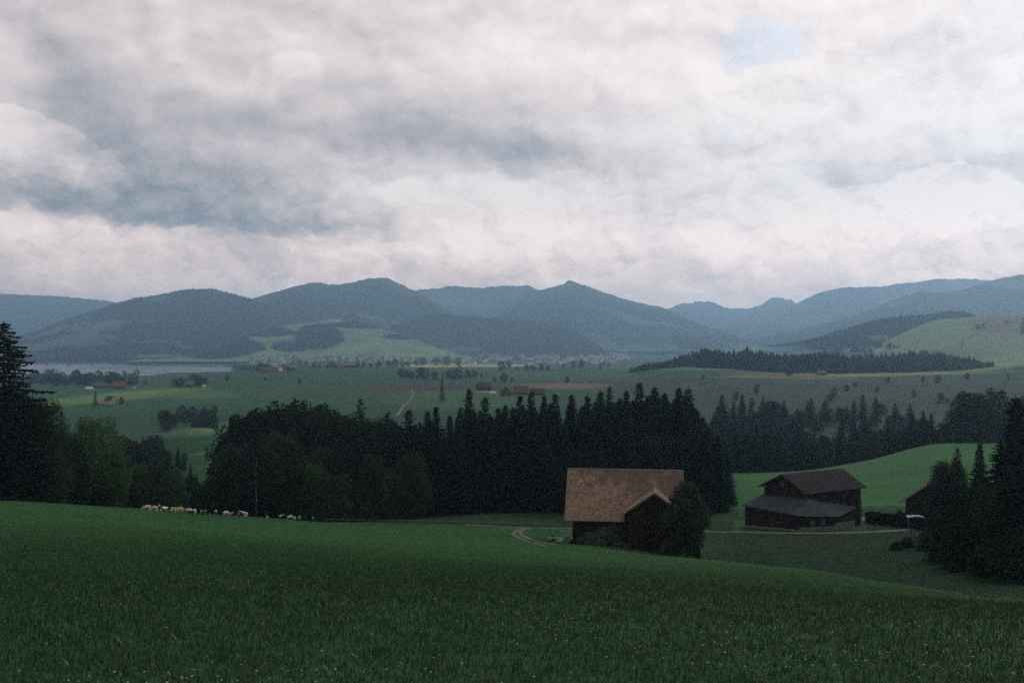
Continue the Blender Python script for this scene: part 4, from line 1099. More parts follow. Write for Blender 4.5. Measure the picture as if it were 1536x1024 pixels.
gable_house('farmhouse', HP(726, 588), D(14), 12, 14.5, 6, 4.6, M['wall_brown'], M['roof_dark'], 'dark timber farmhouse on a white ground floor in the valley fields', 'farmhouse', None, True, True, .9, None, M['wall_white'])
gable_house('hay_barn', HP(762, 593), D(72), 12, 16, 3.4, 6.6, M['wall_brown'], M['roof_dark'], 'dark steep-gabled barn beside the timber farmhouse', 'barn', None, False, False)
gable_house('stable', HP(781, 592)+Vector((0, 8, 0)), D(2), 11, 15, 2.6, 6.5, M['wall_brown'], M['roof_brown'], 'brown-roofed stable right behind the steep-gabled barn', 'stable', None, False, False)
gable_house('shed', HP(806, 592), D(20), 8, 14, 2.4, 4.2, M['wall_brown'], M['roof_dark'], 'low dark shed half hidden behind the wood spruces', 'shed', None, False, False)
gable_house('shed', HP(739, 590), D(8), 2.6, 7.2, 1.5, .6, M['wall_white'], M['white_paint'], 'low white trailer parked between the timber farmhouse and the barn', 'trailer', None, False, False, .1)
gable_house('farmhouse', HP(1038, 547.5), D(5), 12, 18, 5, 6, M['wall_brown'], M['roof_grey'], 'brown farmhouse of the ridge farm beside the far wood', 'farmhouse')
gable_house('stable', HP(1017, 547.5)+Vector((0, 10, 0)), D(-5), 10, 20, 4, 5, M['wall_brown'], M['roof_grey'], 'grey-roofed stable of the ridge farm', 'stable', None, False, False)
gable_house('shed', HP(1028, 549), D(2), 5, 10, 2.6, 1.0, M['wall_white'], M['white_paint'], 'white shed in front of the ridge farm', 'shed', None, False, False, .2)
gable_house('shed', HP(1011, 549), D(2), 4, 6, 2.2, 1.0, M['wall_white'], M['white_paint'], 'smaller white shed below the grey-roofed ridge stable', 'shed', None, False, False, .2)
gable_house('cottage', HP(990, 547), D(60), 7, 9, 4, 3.5, M['wall_grey'], M['roof_grey'], 'small grey cottage apart at the end of the ridge farm', 'cottage', None, False, False)
gable_house('hut', HP(1232, 562), D(4), 8, 12, 2.6, 3.6, M['wall_brown'], M['roof_red'], 'red-roofed hut at the foot of the far wood', 'hut', None, False, False)
# dark house behind the trees at the road bend
hp_ = at(1398, 222)
gable_house('dark_house', hp_, D(62), 9.5, 13, 5.6, 3.6, M['timber_dark'], M['roof_dark'], 'dark timber house half hidden by trees at the road bend', 'house', None, False, True, 1.1)
def shelter():
    p = at(1373, 212)
    o = empty('shelter', p, D(-12)); tag(o, 'white flat-topped shelter behind the hedge beside the dark house', 'shelter')
    mb = MB(); mb.box((0, 0, 2.35), (3.4, 2.6, .16)); mb.box((.2, .3, 2.52), (1.6, 1.4, .18)); mb.build('roof', M['white_paint'], o)
    for sx in (-1.6, .1, 1.6):
        mb = MB(); mb.box((sx, -1.2, 1.05), (.12, .12, 2.5)); mb.build('post', M['white_paint'], o)
    mb = MB(); mb.box((.86, -1.21, 1.3), (1.38, .06, 1.5)); mb.build('side_panel', M['white_paint'], o)
    mb = MB(); mb.box((0, 1.2, 1.05), (3.2, .06, 2.4)); mb.build('back_panel', M['wall_brown'], o)
shelter()

# ---- village and town: each house an object of its own
def house_mesh(nm, l, w, hw, hr):
    mb = MB(); mb.prism([(-l/2, -w/2, -3), (-l/2, w/2, -3), (-l/2, w/2, hw), (-l/2, 0, hw+hr), (-l/2, -w/2, hw)], (l, 0, 0), 0)
    hl, hwid, k = l/2+.6, w/2+.7, hr/(w/2); ez = hw-.7*k
    mb.prism([(-hl, -hwid, ez+.1), (hl, -hwid, ez+.1), (hl, 0, hw+hr+.1), (-hl, 0, hw+hr+.1)], (0, 0, .25), 1)
    mb.prism([(-hl, .01, hw+hr+.1), (hl, .01, hw+hr+.1), (hl, hwid, ez+.1), (-hl, hwid, ez+.1)], (0, 0, .25), 1)
    for q in (-.28, 0, .28):
        for zz in (.3, .75): mb.box((q*l, -w/2-.03, hw*zz), (1.1, .08, 1.2), 0, 2)
    return mb.mesh(nm, [M['house_wall'], M['house_roof'], M['glass']])
HM = [house_mesh('village_house', 13, 10, 6, 4.2), house_mesh('village_house', 11, 11, 7.5, 3.6), house_mesh('village_house', 18, 11, 6, 4.6), house_mesh('village_house', 26, 15, 8, 2.0)]
VILL = []
def house(px, py, lab, group, sc=1.0):
    p = hit(px, py)
    for q in VILL:
        if (q.x-p.x)**2+(q.y-p.y)**2 < 300: return
    VILL.append(p)
    o = link(bpy.data.objects.new('village_house', HM[R.choice((0, 0, 1, 1, 2, 3))]))
    o.location = p; o.rotation_euler = (0, 0, R.choice((0, 1.57, .5, -.6, 2.2)) + R.uniform(-.2, .2)); o.scale = (sc, sc, sc)
    tag(o, lab, 'house', group)
for i in range(70): house(R.uniform(372, 475), 540.5+R.gauss(0, 3.6), 'small pale house of the village by the lake below the grassy hill', 'houses of the lakeside village', 1.35)
for i in range(75): house(R.uniform(480, 670), 541.5+R.gauss(0, 3.2), 'small house scattered at the foot of the grassy hill', 'houses scattered under the grassy hill', 1.25)
for i in range(150): house(690+250*R.random()**.8, 536+R.gauss(0, 4.6), 'tiny pale house of the far town at the mountain foot', 'houses of the far town', 1.7)
for i in range(22): house(R.uniform(1240, 1345), R.uniform(521, 529), 'tiny house of the hamlet below the wooded shoulder', 'houses of the far hamlet', 1.0)
for i in range(14): house(R.uniform(262, 345), R.uniform(541.5, 544), 'tiny house on the far lake shore', 'houses on the far lake shore', 1.2)
# trees between the houses
tp = []
for i in range(420):
    if i < 200: px, py = R.uniform(365, 680), 541+R.gauss(0, 3.4)
    elif i < 370: px, py = R.uniform(680, 945), 537+R.gauss(0, 5)
    else: px, py = R.uniform(1235, 1350), R.uniform(520, 530)
    p = hit(px, py); tp.append((p.x+R.uniform(-9, 9), p.y+25, p.z))
tp = np.array(tp)
scatter_cover('village_treeline', tp, 9+9*rng.random(len(tp)), M['far_needles'], 'dark garden trees between the far houses', .42)

# causeway across the lake
def causeway():
    o = empty('causeway_bridge', (-1800, 4150, -100)); tag(o, 'thin dark causeway bridge crossing the lake', 'bridge')
    mb = MB(); mb.box((0, 0, 7.2), (2200, 9, 2.0)); mb.build('deck', M['roof_dark'], o)
    for i in range(24):
        mb = MB(); mb.box((-1080+i*94, 0, 2), (5, 6, 12)); mb.build('pier', M['concrete'], o)
causeway()

# ------------------------------------------------------------------ farm roads
ROADS = []
def ribbon(name, pts, width, mat, label, lift=.05, hits=True, ragged=.25):
    P3 = [hit(*p) if len(p) == 2 else at(p[0], p[2]) for p in pts] if hits else pts
    ds = [0]
    for a, b in zip(P3[:-1], P3[1:]): ds.append(ds[-1]+math.hypot(b.x-a.x, b.y-a.y))
    n = max(12, int(ds[-1]/1.5)); s = np.linspace(0, ds[-1], n)
    x = pchip(ds, [p.x for p in P3], s); y = pchip(ds, [p.y for p in P3], s)
    tx = np.gradient(x); ty = np.gradient(y); L = np.hypot(tx, ty); nx_, ny_ = -ty/L, tx/L
    w = width*(1+(fbm(s/6, s*0, 3, 77)-.5)*ragged*2)
    ROADS.append([(a, b, (width*.5+.7)**2) for a, b in zip(x, y)])
    cols = np.linspace(-.5, .5, 7)
    vx = x[:, None]+nx_[:, None]*w[:, None]*cols; vy = y[:, None]+ny_[:, None]*w[:, None]*cols
    crown = .05*(1-(2*cols)**2)
    vz = H(vx.ravel(), vy.ravel()).reshape(vx.shape) + lift + crown[None]
    idx = np.arange(vx.size).reshape(vx.shape)
    q = np.stack([idx[:-1, :-1], idx[1:, :-1], idx[1:, 1:], idx[:-1, 1:]], -1).reshape(-1, 4)
    me = fast_mesh(name, np.stack([vx.ravel(), vy.ravel(), vz.ravel()], 1), [q], [mat], smooth=True)
    return tag(link(bpy.data.objects.new(name, me)), label, None, None, 'structure')
ribbon('road', [(700,786.5),(768,790.5),(815,792),(860,793),(960,794),(1060,797),(1150,799),(1250,799),(1320,797),(1375,793),(1420,788)], 2.3, M['gravel'], 'narrow gravel farm road crossing behind the barn')
ribbon('road', [(1380,792),(1392,786),(1385,779),(1350,776),(1310,777),(1275,781)], 3.4, M['gravel'], 'gravel drive bending into the dark barn yard', .07)
ribbon('track', [(838,818),(812,814),(793,808),(782,802),(780,797),(792,793)], 1.0, M['gravel'], 'wheel track curving off the farm road towards the barn', .08, True, .5)
ribbon('track', [(826,822),(800,815),(778,807),(770,801),(773,796),(786,792)], .8, M['gravel'], 'second wheel track curving off the farm road', .08, True, .5)
ribbon('path', [(596,624),(606,608),(617,597),(620,590),(617,585)], 3.0, noisy('pale_track', (.10, .12, .08), (.16, .17, .12), .1, .95), 'pale track climbing the valley field', .25)
ribbon('road', [(690,556),(760,556.5),(830,557.5),(880,557.5)], 6.0, M['gravel'], 'thin pale lane across the valley fields', .3)
ribbon('track', [(286,684),(300,681),(315,677.5),(322,675)], 2.5, M['dirt'], 'pale track at the lower edge of the hump meadow', .2)
# trodden dirt before the barn doors
def dirt_patch():
    c = hit(940, 829); mb = []
    n = 40; rr = 1
    ang = np.linspace(0, 2*math.pi, n, endpoint=False)
    rad = 1+(fbm(np.cos(ang)*1.5+9, np.sin(ang)*1.5, 3, 5)-.5)*.7
    V = [(c.x, c.y)]
    for f in (.33, .66, 1.0):
        for a, q in zip(ang, rad): V.append((c.x+math.cos(a)*5.2*q*f, c.y+math.sin(a)*3.0*q*f))
    V = np.array(V); z = H(V[:, 0], V[:, 1])+.05
    z[1+2*n:] -= .09
    tri = [(0, 1+i, 1+(i+1) % n) for i in range(n)]
    qd = [(1+r*n+i, 1+(r+1)*n+i, 1+(r+1)*n+(i+1) % n, 1+r*n+(i+1) % n) for r in range(2) for i in range(n)]
    me = fast_mesh('dirt_patch', np.column_stack([V, z]), [np.array(tri), np.array(qd)], [M['dirt']], smooth=True)
    tag(link(bpy.data.objects.new('dirt_patch', me)), 'bare trodden dirt before the barn doors', None, None, 'structure')
dirt_patch()

# ------------------------------------------------------------------ barn yard: tree, shrubs, clutter
tree_to('broadleaf_tree', broadleaf(71, 12.5, 6.4, 60, .27, 17000, .10, 'leaves_oval', 'oval', .018), 1029, 712, 141.5, 'tall oval tree with dark leaves at the barn corner', 'tree', None, 1.0)
SHG = broadleaf(73, 3, 6, 15, .2, 2600, .0, 'leaves_grey', 'shrub', .01)
SHG2 = broadleaf(74, 2.4, 4.6, 12, .18, 1700, .0, 'leaves_grey', 'shrub', .01)
for px, Y, h, pr, ws, lab in [(912,147.6,3.3,SHG,.95,'grey-green arching shrub against the barn wall, largest of three'),(893,148.2,2.3,SHG2,1.1,'smaller grey-green shrub beside the arching one at the barn wall'),(876,148.3,1.3,SHG2,1.3,'low weedy shrub at the barn wall corner'),(862,148.4,.9,SH[1],2.0,'low weeds beside the plastic tank'),
        (1006,143.0,2.6,SHG2,.8,'thin shrub between the oval tree and the barn door'),(1000,143.5,1.4,SH[0],1.6,'dark low weeds at the foot of the cross gable'),(1046,141,1.8,SH[0],.7,'dark shoots at the foot of the oval tree')]:
    tree('shrub', pr, at(px, Y), h, lab, 'shrub', None, ws, True, None, .1)
for px, pb, h, lab in [(1345,825,1.6,'dark low bush alone on the hollow grass'),(1362,821,2.0,'dark bush beside the lone one on the hollow grass'),(1388,825,2.2,'dark bush at the edge of the tree shade in the hollow')]:
    tree('bush', SH[0], hit(px, pb), h, lab, 'bush', None, 1.5, True, None, .1)
def hedge():
    a, b = at(1302, 224), at(1398, 206)
    o = empty('hedge', a); tag(o, 'long dark clipped hedge between the barn yard and the dark house', 'hedge')
    d = b-a; L = math.hypot(d.x, d.y); n = 16000
    g = np.random.default_rng(5)
    s = g.random(n); lat = (g.random(n)-.5); zf = g.random(n)
    shell = g.random(n)
    lat = np.where(shell < .5, np.sign(lat)*(.45+.1*g.random(n)), lat); zf = np.where(shell > .7, .92+.1*g.random(n), zf)
    hh = 2.1+.5*fbm(s*9, s*0, 3, 4)
    nx_, ny_ = -d.y/L, d.x/L
    X = a.x+d.x*s+nx_*lat*1.5; Y = a.y+d.y*s+ny_*lat*1.5
    Z = H(X, Y)+zf*hh
    p = np.stack([X-a.x, Y-a.y, Z-a.z], 1)
    dr = unit(g.normal(size=(n, 3))); sv = unit(np.cross(dr, g.normal(size=(n, 3))))*.13
    V, Q = diamonds(p-dr*.2, p+dr*.2, sv)
    link(bpy.data.objects.new('foliage', fast_mesh('hedge_foliage', V, [Q], [M['leaves_dark']])), o)
hedge()
tree('bush', SH[0], at(1349, 219), 3.6, 'dark bush rising above the clipped hedge', 'bush', None, .9)
tree('bush', SH[0], at(1357, 220), 3.0, 'second dark bush above the hedge beside the white shelter', 'bush', None, .8)
def clutter():
    # upright tank with a smaller pale box on top, a plank heap, a post
    p = at(851, 148.6); o = empty('water_tank', p, .1); tag(o, 'blue-grey plastic water tank at the barn corner', 'tank')
    mb = MB(); mb.box((0, 0, .45), (1.0, .8, 1.1)); mb.box((0, 0, 1.03), (1.06, .86, .07)); mb.build('tank_body', M['blue_plastic'], o)
    mb = MB(); mb.tube([(.3, -.43, -.1), (.3, -.43, 1.3)], [.04, .04], 8); mb.build('pipe', M['tape'], o)
    q = Vector((p.x, p.y, p.z+1.07)); c = empty('plastic_crate', q, .2); tag(c, 'pale grey plastic crate standing on the water tank', 'crate')
    mb = MB()
    for dx, dy, sx, sy in ((0, -.33, .86, .04), (0, .33, .86, .04), (-.42, 0, .04, .66), (.42, 0, .04, .66)): mb.box((dx, dy, .32), (sx, sy, .62))
    mb.box((0, 0, .03), (.84, .66, .05)); mb.build('crate_body', M['grey_plastic'], c)
    mb = MB(); mb.box((0, -.33, .62), (.9, .08, .06)); mb.box((0, .33, .62), (.9, .08, .06)); mb.build('rim', M['grey_plastic'], c)
    for i, (px, zz, rz, lab) in enumerate([(834, .0, .3, 'pale plank lying lowest by the water tank'), (836, .16, -.25, 'pale plank lying across the lowest one'), (838, .30, .7, 'short pale plank leaning on top of the others')]):
        b = at(px, 148.0+i*.15); mb = MB(); mb.box((0, 0, .1), (1.5-.25*i, .24, .1)); mb.box((.3, .14, .1), (.7, .1, .06))
        k = mb.build('plank', M['plank'], None); k.location = (b.x, b.y, b.z+zz+.05); k.rotation_euler = (0, .12*(i-1), rz)
        tag(k, lab, 'plank')
    b = at(828, 148.6); mb = MB(); mb.tube([(0, 0, -.4), (.02, 0, .5), (0, 0, 1.1)], [.07, .065, .055], 8); mb.box((0, 0, 1.08), (.22, .22, .1))
    k = mb.build('post', M['timber_dark'], None); k.location = b; tag(k, 'short dark post beside the plank heap', 'post')
clutter()
tree('weed_clump', SH[1], at(833, 148.4), .8, 'weeds growing round the pale planks by the tank', 'weeds', None, 1.6, True, None, .1)

# ------------------------------------------------------------------ fences
def fence(pts, every, label, hpost=1.0, wires=(.9,), wr=.02, tape=False):
    P3 = [at(*p) for p in pts]
    o = empty('fence', P3[0]); tag(o, label, 'fence')
    ps = []
    for a, b in zip(P3[:-1], P3[1:]):
        n = max(1, int((b-a).length/every))
        for i in range(n): ps.append(a.lerp(b, i/n))
    ps.append(P3[-1])
    ps = [Vector((p.x, p.y, Hs(p.x, p.y))) for p in ps]
    mb = MB(); mb.tube([(0, 0, -.4), (0, 0, hpost)], [.04, .035], 7); pm = mb.mesh('post', M['post'])
    for p in ps[:100]:
        k = link(bpy.data.objects.new('post', pm), o); k.location = p-P3[0]; k.rotation_euler = ((R.random()-.5)*.08, (R.random()-.5)*.08, R.random()*6)
    for w in wires:
        mb = MB()
        line = []
        for a, b in zip(ps[:-1], ps[1:]):
            line += [a+Vector((0, -.06, w))-P3[0], a.lerp(b, .5)+Vector((0, -.06, w-.03))-P3[0]]
        line.append(ps[-1]+Vector((0, -.06, w))-P3[0])
        mb.tube(line, [wr]*len(line), 4)
        mb.build('wire', M['tape'], o)
fence([(-60,188),(0,191),(100,200),(190,228)], 14, 'weathered post and wire fence along the meadow edge trees', 1.0, (.95,), .004)
fence([(486,240),(560,232),(640,222),(760,207),(845,199)], 9, 'thin pale electric fence along the meadow crest', .9, (.85,), .03)
fence([(1296,246),(1330,248),(1400,246)], 3.5, 'row of wooden fence posts on the green slope by the hedge', 1.3, (1.1,), .015)
for px, Y, h, lab in [(1292,228,4.5,'dark pole standing at the end of the hedge'),(1367,200,2.0,'thin dark marker post at the road bend')]:
    p = at(px, Y); mb = MB(); mb.tube([(0, 0, -.5), (0.02, 0, h*.6), (0, 0, h)], [.1, .09, .07], 8); mb.box((0, 0, h), (.24, .24, .08))
    k = mb.build('pole', M['timber_dark']); k.location = p; tag(k, lab, 'pole')

# ------------------------------------------------------------------ cows
def cow_mesh(graze):
    verts, edges, rad = [], [], []
    def v(p, r, link_to=None):
        verts.append(p); rad.append(r); i = len(verts)-1
        if link_to is not None: edges.append((link_to, i))
        return i
    # x forward. pelvis first
    pel = v((-.62, 0, 1.10), (.26, .25))
    ru = v((-.80, 0, 1.12), (.20, .19), pel)
    b1 = v((-.25, 0, 1.02), (.33, .35), pel); b2 = v((.18, 0, 1.00), (.33, .37), b1)
    ch = v((.55, 0, 1.04), (.27, .33), b2)
    if graze:
        nk = v((.88, 0, .86), (.17, .20), ch); hd = v((1.12, 0, .48), (.13, .13), nk); mz = v((1.30, 0, .16), (.085, .085), hd)
        hx = (1.10, .55)
    else:
        nk = v((.90, 0, 1.24), (.16, .19), ch); hd = v((1.18, 0, 1.40), (.13, .13), nk); mz = v((1.46, 0, 1.24), (.085, .08), hd)
        hx = (1.12, 1.48)
    for s in (-1, 1):
        a = v((.56, s*.17, .78), (.13, .12), ch); b = v((.58, s*.19, .44), (.065, .06), a); c = v((.58, s*.19, .10), (.045, .045), b); v((.61, s*.19, .0), (.06, .055), c)
        a = v((-.60, s*.18, .80), (.16, .15), pel); b = v((-.52, s*.2, .60), (.10, .09), a); c = v((-.72, s*.2, .44), (.06, .055), b); d = v((-.68, s*.2, .10), (.045, .045), c); v((-.65, s*.2, .0), (.06, .055), d)
        v((hx[0]-.02, s*.26, hx[1]), (.035, .06), hd)
    t1 = v((-.98, 0, 1.08), (.04, .04), ru); t2 = v((-1.03, 0, .70), (.025, .025), t1); v((-1.02, 0, .42), (.05, .05), t2)
    v((-.38, 0, .68), (.13, .14), b1)
    me = bpy.data.meshes.new('cow'); me.from_pydata(verts, edges, [])
    o = bpy.data.objects.new('cow_tmp', me); COL.objects.link(o)
    sk = o.modifiers.new('skin', 'SKIN'); sk.use_smooth_shade = True
    for i, r in enumerate(rad): me.skin_vertices[0].data[i].radius = r
    me.skin_vertices[0].data[0].use_root = True
    sb = o.modifiers.new('sub', 'SUBSURF'); sb.levels = sb.render_levels = 1
    dg = bpy.context.evaluated_depsgraph_get()
    out = bpy.data.meshes.new_from_object(o.evaluated_get(dg)); out.name = 'cow_body'
    bpy.data.objects.remove(o)
    return out
CM = [cow_mesh(True), cow_mesh(False)]
COWM = {}
def cow(px, py, coat, face, graze, label):
    key = (coat, graze)
    if key not in COWM:
        m = CM[0 if graze else 1].copy(); m.materials.clear(); m.materials.append(M[coat]); COWM[key] = m
    p = hit(px, py)
    o = link(bpy.data.objects.new('cow', COWM[key]))
    o.location = p+Vector((0, 0, .08)); o.rotation_euler = (0, 0, face); o.scale = (.95,)*3
    tag(o, label, 'cow', 'cows grazing along the meadow edge')
PI = math.pi
for c in [(220,766.5,'cow_cream',PI+.2,True,'cream cow grazing alone at the lake end of the herd'),
 (231,767.5,'cow_cream',PI-.1,True,'cream cow second from the lake end, grazing'),
 (239,767.5,'cow_pied',PI/2+.3,False,'black and white cow just behind the second cream cow'),
 (245,768,'cow_white',PI/2-.4,True,'mostly white cow between the cream and tan cows'),
 (250,768.5,'cow_pied',.5,True,'pied cow touching the mostly white one'),
 (258.5,769,'cow_tan',PI,True,'tan cow grazing side on, first of the tan ones'),
 (265,768.5,'cow_tan',0,False,'tan cow with raised head behind the other tan cows'),
 (270,769.5,'cow_tan',PI+.15,True,'golden tan cow in the middle of the herd'),
 (279,769,'cow_cream',PI-.3,True,'pinkish cream cow before the white pair'),
 (283.5,770,'cow_white',.4,True,'white cow in the tight group of the herd'),
 (288,769.5,'cow_white',PI+.4,False,'white cow with raised head in the tight group'),
 (292.5,771,'cow_tan',-PI/2+.4,True,'tan cow in front of the white pair'),
 (302.5,771,'cow_pied',PI/2+.2,True,'pied cow first after the tight group'),
 (309,772,'cow_black',PI-.4,True,'mostly black cow beside the pied one after the tight group'),
 (323.5,772.5,'cow_black',PI/2+.5,True,'black cow with a white patch standing alone in mid herd'),
 (339,774,'cow_cream',PI/2-.5,True,'pale flanked cow seen from behind near the bare stem'),
 (352,774.5,'cow_black',PI,True,'dark cow grazing before the bare stem'),
 (358.5,775.5,'cow_pied',.7,True,'pied cow with white rump next to the dark grazing cow'),
 (364.5,775,'cow_pied',PI-.6,False,'pied cow with a white head looking up'),
 (369.5,776,'cow_tan',PI/2+.1,True,'brown cow seen from behind by the bare stem'),
 (400,778.5,'cow_black',PI/2+.6,False,'black cow with white face apart from the herd'),
 (423,780,'cow_black',PI-.5,True,'black cow with white legs before the low bush'),
 (436,780.5,'cow_white',.2,True,'white fronted cow before the low bush'),
 (445.5,780.5,'cow_black',PI-.2,True,'black cow standing close to the white fronted one'),
 (469,782,'cow_black',.15,True,'black cow with white rump, last of the herd by the meadow')]:
    cow(*c)
print('objects', time.time()-T0)

# ------------------------------------------------------------------ meadow grass (one mass)
def grass_zone(name, y0, y1, dens, h0, h1, w, seed, label, umax=.60, hollow=False, shades=((.018, .052, .022), (.046, .108, .046)), pale=.03, ov=.35):
    g = np.random.default_rng(seed)
    n = int(umax*(y1*y1-y0*y0)*dens)
    y = np.sqrt(y0*y0 + (y1*y1-y0*y0)*g.random(n)); x = (g.random(n)*2-1)*umax*y
    cl = fbm(x/1.6, y/1.6, 3, 71); cl2 = fbm(x/11, y/11, 3, 73)
    keep = g.random(n) < (.35+1.1*cl)*sstep(y0, y0+(y1-y0)*min(ov, .2), y)*(1-sstep(y1-(y1-y0)*ov, y1, y))*1.0
    px = 768+F*x/y
    if y1 > 60:
        lim = np.interp(px, [0, 480, 560, 768, 850, 1000, 1150, 1300, 1536], [258, 240, 232, 205, 160, 132, 125, 112, 100])
        if hollow:
            keep &= (y > lim-4) & (y < np.interp(px, [0, 480, 500, 768, 1000, 1100, 1536], [0, 0, 262, 275, 268, 262, 250]))
            for rp in ROADS:
                near_ = np.zeros(n, bool)
                for a in rp[::2]: near_ |= (x-a[0])**2+(y-a[1])**2 < a[2]
                keep &= ~near_
            keep &= ~((px > 1100) & (px < 1300) & (y > 199) & (y < 236))
        else:
            keep &= y < lim + (g.random(n)-.5)*8
        # keep the barn yard clear
        keep &= ~((x > 6) & (x < 27) & (y > 145.5) & (y < 166))
    x, y, cl, cl2 = x[keep], y[keep], cl[keep], cl2[keep]; n = len(x)
    z = H(x, y)-.01
    h = (h0+(h1-h0)*g.random(n)**1.5)*(.78+.44*cl)
    a = g.random(n)*6.283; bend = (.45+.8*g.random(n))*h
    d = np.stack([np.cos(a), np.sin(a), a*0], 1); s = np.stack([-np.sin(a), np.cos(a), a*0], 1)*(w*(.6+.8*g.random(n)))[:, None]
    b = np.stack([x, y, z], 1)
    m = b + d*(bend*.3)[:, None]; m[:, 2] += h*.6
    t = b + d*bend[:, None]; t[:, 2] += h*(.8+.2*g.random(n))
    V = np.stack([b-s, b+s, m+s*.7, m-s*.7, t], 1)
    off = (np.arange(n)*5)[:, None]
    q = off+np.array([[0, 1, 2, 3]]); tr = off+np.array([[3, 2, 4]])
    r = np.clip(.35*g.random(n)+.25*cl2+.45*cl-.05, 0, 1)[:, None]
    c = np.array(shades[0])*(1-r)+np.array(shades[1])*r
    pl = g.random(n) < pale
    c[pl] = np.array((.10, .135, .085))
    yl = g.random(n) < pale*.4
    c[yl] = np.array((.15, .14, .085))
    C = np.repeat(c, 5, 0)
    me = fast_mesh(name, V.reshape(-1, 3), [q, tr], [M['grass']], C)
    tag(link(bpy.data.objects.new(name, me)), label, None, None, 'stuff')
    return n
def meadow_grass():
    """one sward whose tufts grow coarser with distance, so that its cover stays even"""
    g = np.random.default_rng(1)
    n = 1500000
    # distance drawn so that the number of tufts per square metre falls as distance ** -1.35
    a0, a1, b = 10.0, 275.0, .65
    near = int(.60*(a0*a0-3.5*3.5)*620)
    yf = (a0**b + (a1**b-a0**b)*g.random(n))**(1/b)
    yn = np.sqrt(3.5**2+(a0*a0-3.5**2)*g.random(near))
    m = 1.2*620*a0**1.35*(a1**b-a0**b)/b
    yf = yf[:int(min(n, m))]
    y = np.concatenate([yn, yf]); n = len(y); x = (g.random(n)*2-1)*.60*y
    cl = fbm(x/1.7, y/1.7, 3, 71); cl2 = fbm(x/14, y/14, 3, 73); cl3 = fbm(x/.45, y/.45, 2, 75)
    px = 768+F*x/y
    lim = np.interp(px, [0, 480, 560, 768, 850, 1000, 1150, 1300, 1536], [258, 240, 232, 205, 160, 132, 125, 112, 100])
    keep = (g.random(n) < .55+.5*cl) & (y < lim+(g.random(n)-.5)*8) & ~((x > 6) & (x < 27) & (y > 145.5) & (y < 166))
    x, y, cl, cl2, cl3 = x[keep], y[keep], cl[keep], cl2[keep], cl3[keep]; n = len(x)
    sc = np.maximum(y/10, .8)
    z = H(x, y)-.01
    h = (.035+.095*g.random(n)**1.4)*sc**.25*(.7+.6*cl3)
    tall = g.random(n) < .02; h[tall] *= 1.8
    w = .0050*sc*(.6+.8*g.random(n))
    a = g.random(n)*6.283; bend = (.4+.8*g.random(n))*h
    d = np.stack([np.cos(a), np.sin(a), a*0], 1); s_ = np.stack([-np.sin(a), np.cos(a), a*0], 1)*w[:, None]
    b_ = np.stack([x, y, z], 1)
    mm = b_ + d*(bend*.3)[:, None]; mm[:, 2] += h*.6
    tt = b_ + d*bend[:, None]; tt[:, 2] += h*(.8+.2*g.random(n))
    V = np.stack([b_-s_, b_+s_, mm+s_*.7, mm-s_*.7, tt], 1)
    off = (np.arange(n)*5)[:, None]
    r = np.clip(.45*g.random(n)+.5*cl2+.35*cl-.2, 0, 1)[:, None]
    f = sstep(6, 125, y)[:, None]**.9  # foreground shade painted in: near blades coloured darker
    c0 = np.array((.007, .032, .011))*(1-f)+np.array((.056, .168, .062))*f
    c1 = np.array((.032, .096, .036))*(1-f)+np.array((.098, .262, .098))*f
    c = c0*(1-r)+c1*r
    pl = g.random(n) < .03*(1-f[:, 0]*.7); c[pl] = np.array((.11, .16, .10))
    yl = g.random(n) < .012*(1-f[:, 0]*.7); c[yl] = np.array((.16, .15, .09))
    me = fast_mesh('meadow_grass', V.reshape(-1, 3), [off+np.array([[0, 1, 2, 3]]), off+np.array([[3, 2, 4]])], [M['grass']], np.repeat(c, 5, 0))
    tag(link(bpy.data.objects.new('meadow_grass', me)), 'dense green grass of the near meadow', None, None, 'stuff')
    print('blades', n)
meadow_grass()
grass_zone('meadow_grass', 95, 300, 10, .08, .20, .05, 6, 'darker grass of the hollow, with painted tree shade, and of the field behind the barn', hollow=True, shades=((.010, .044, .015), (.024, .086, .029)), pale=.01, ov=.02)  # hollow blades coloured darker for the tree shade

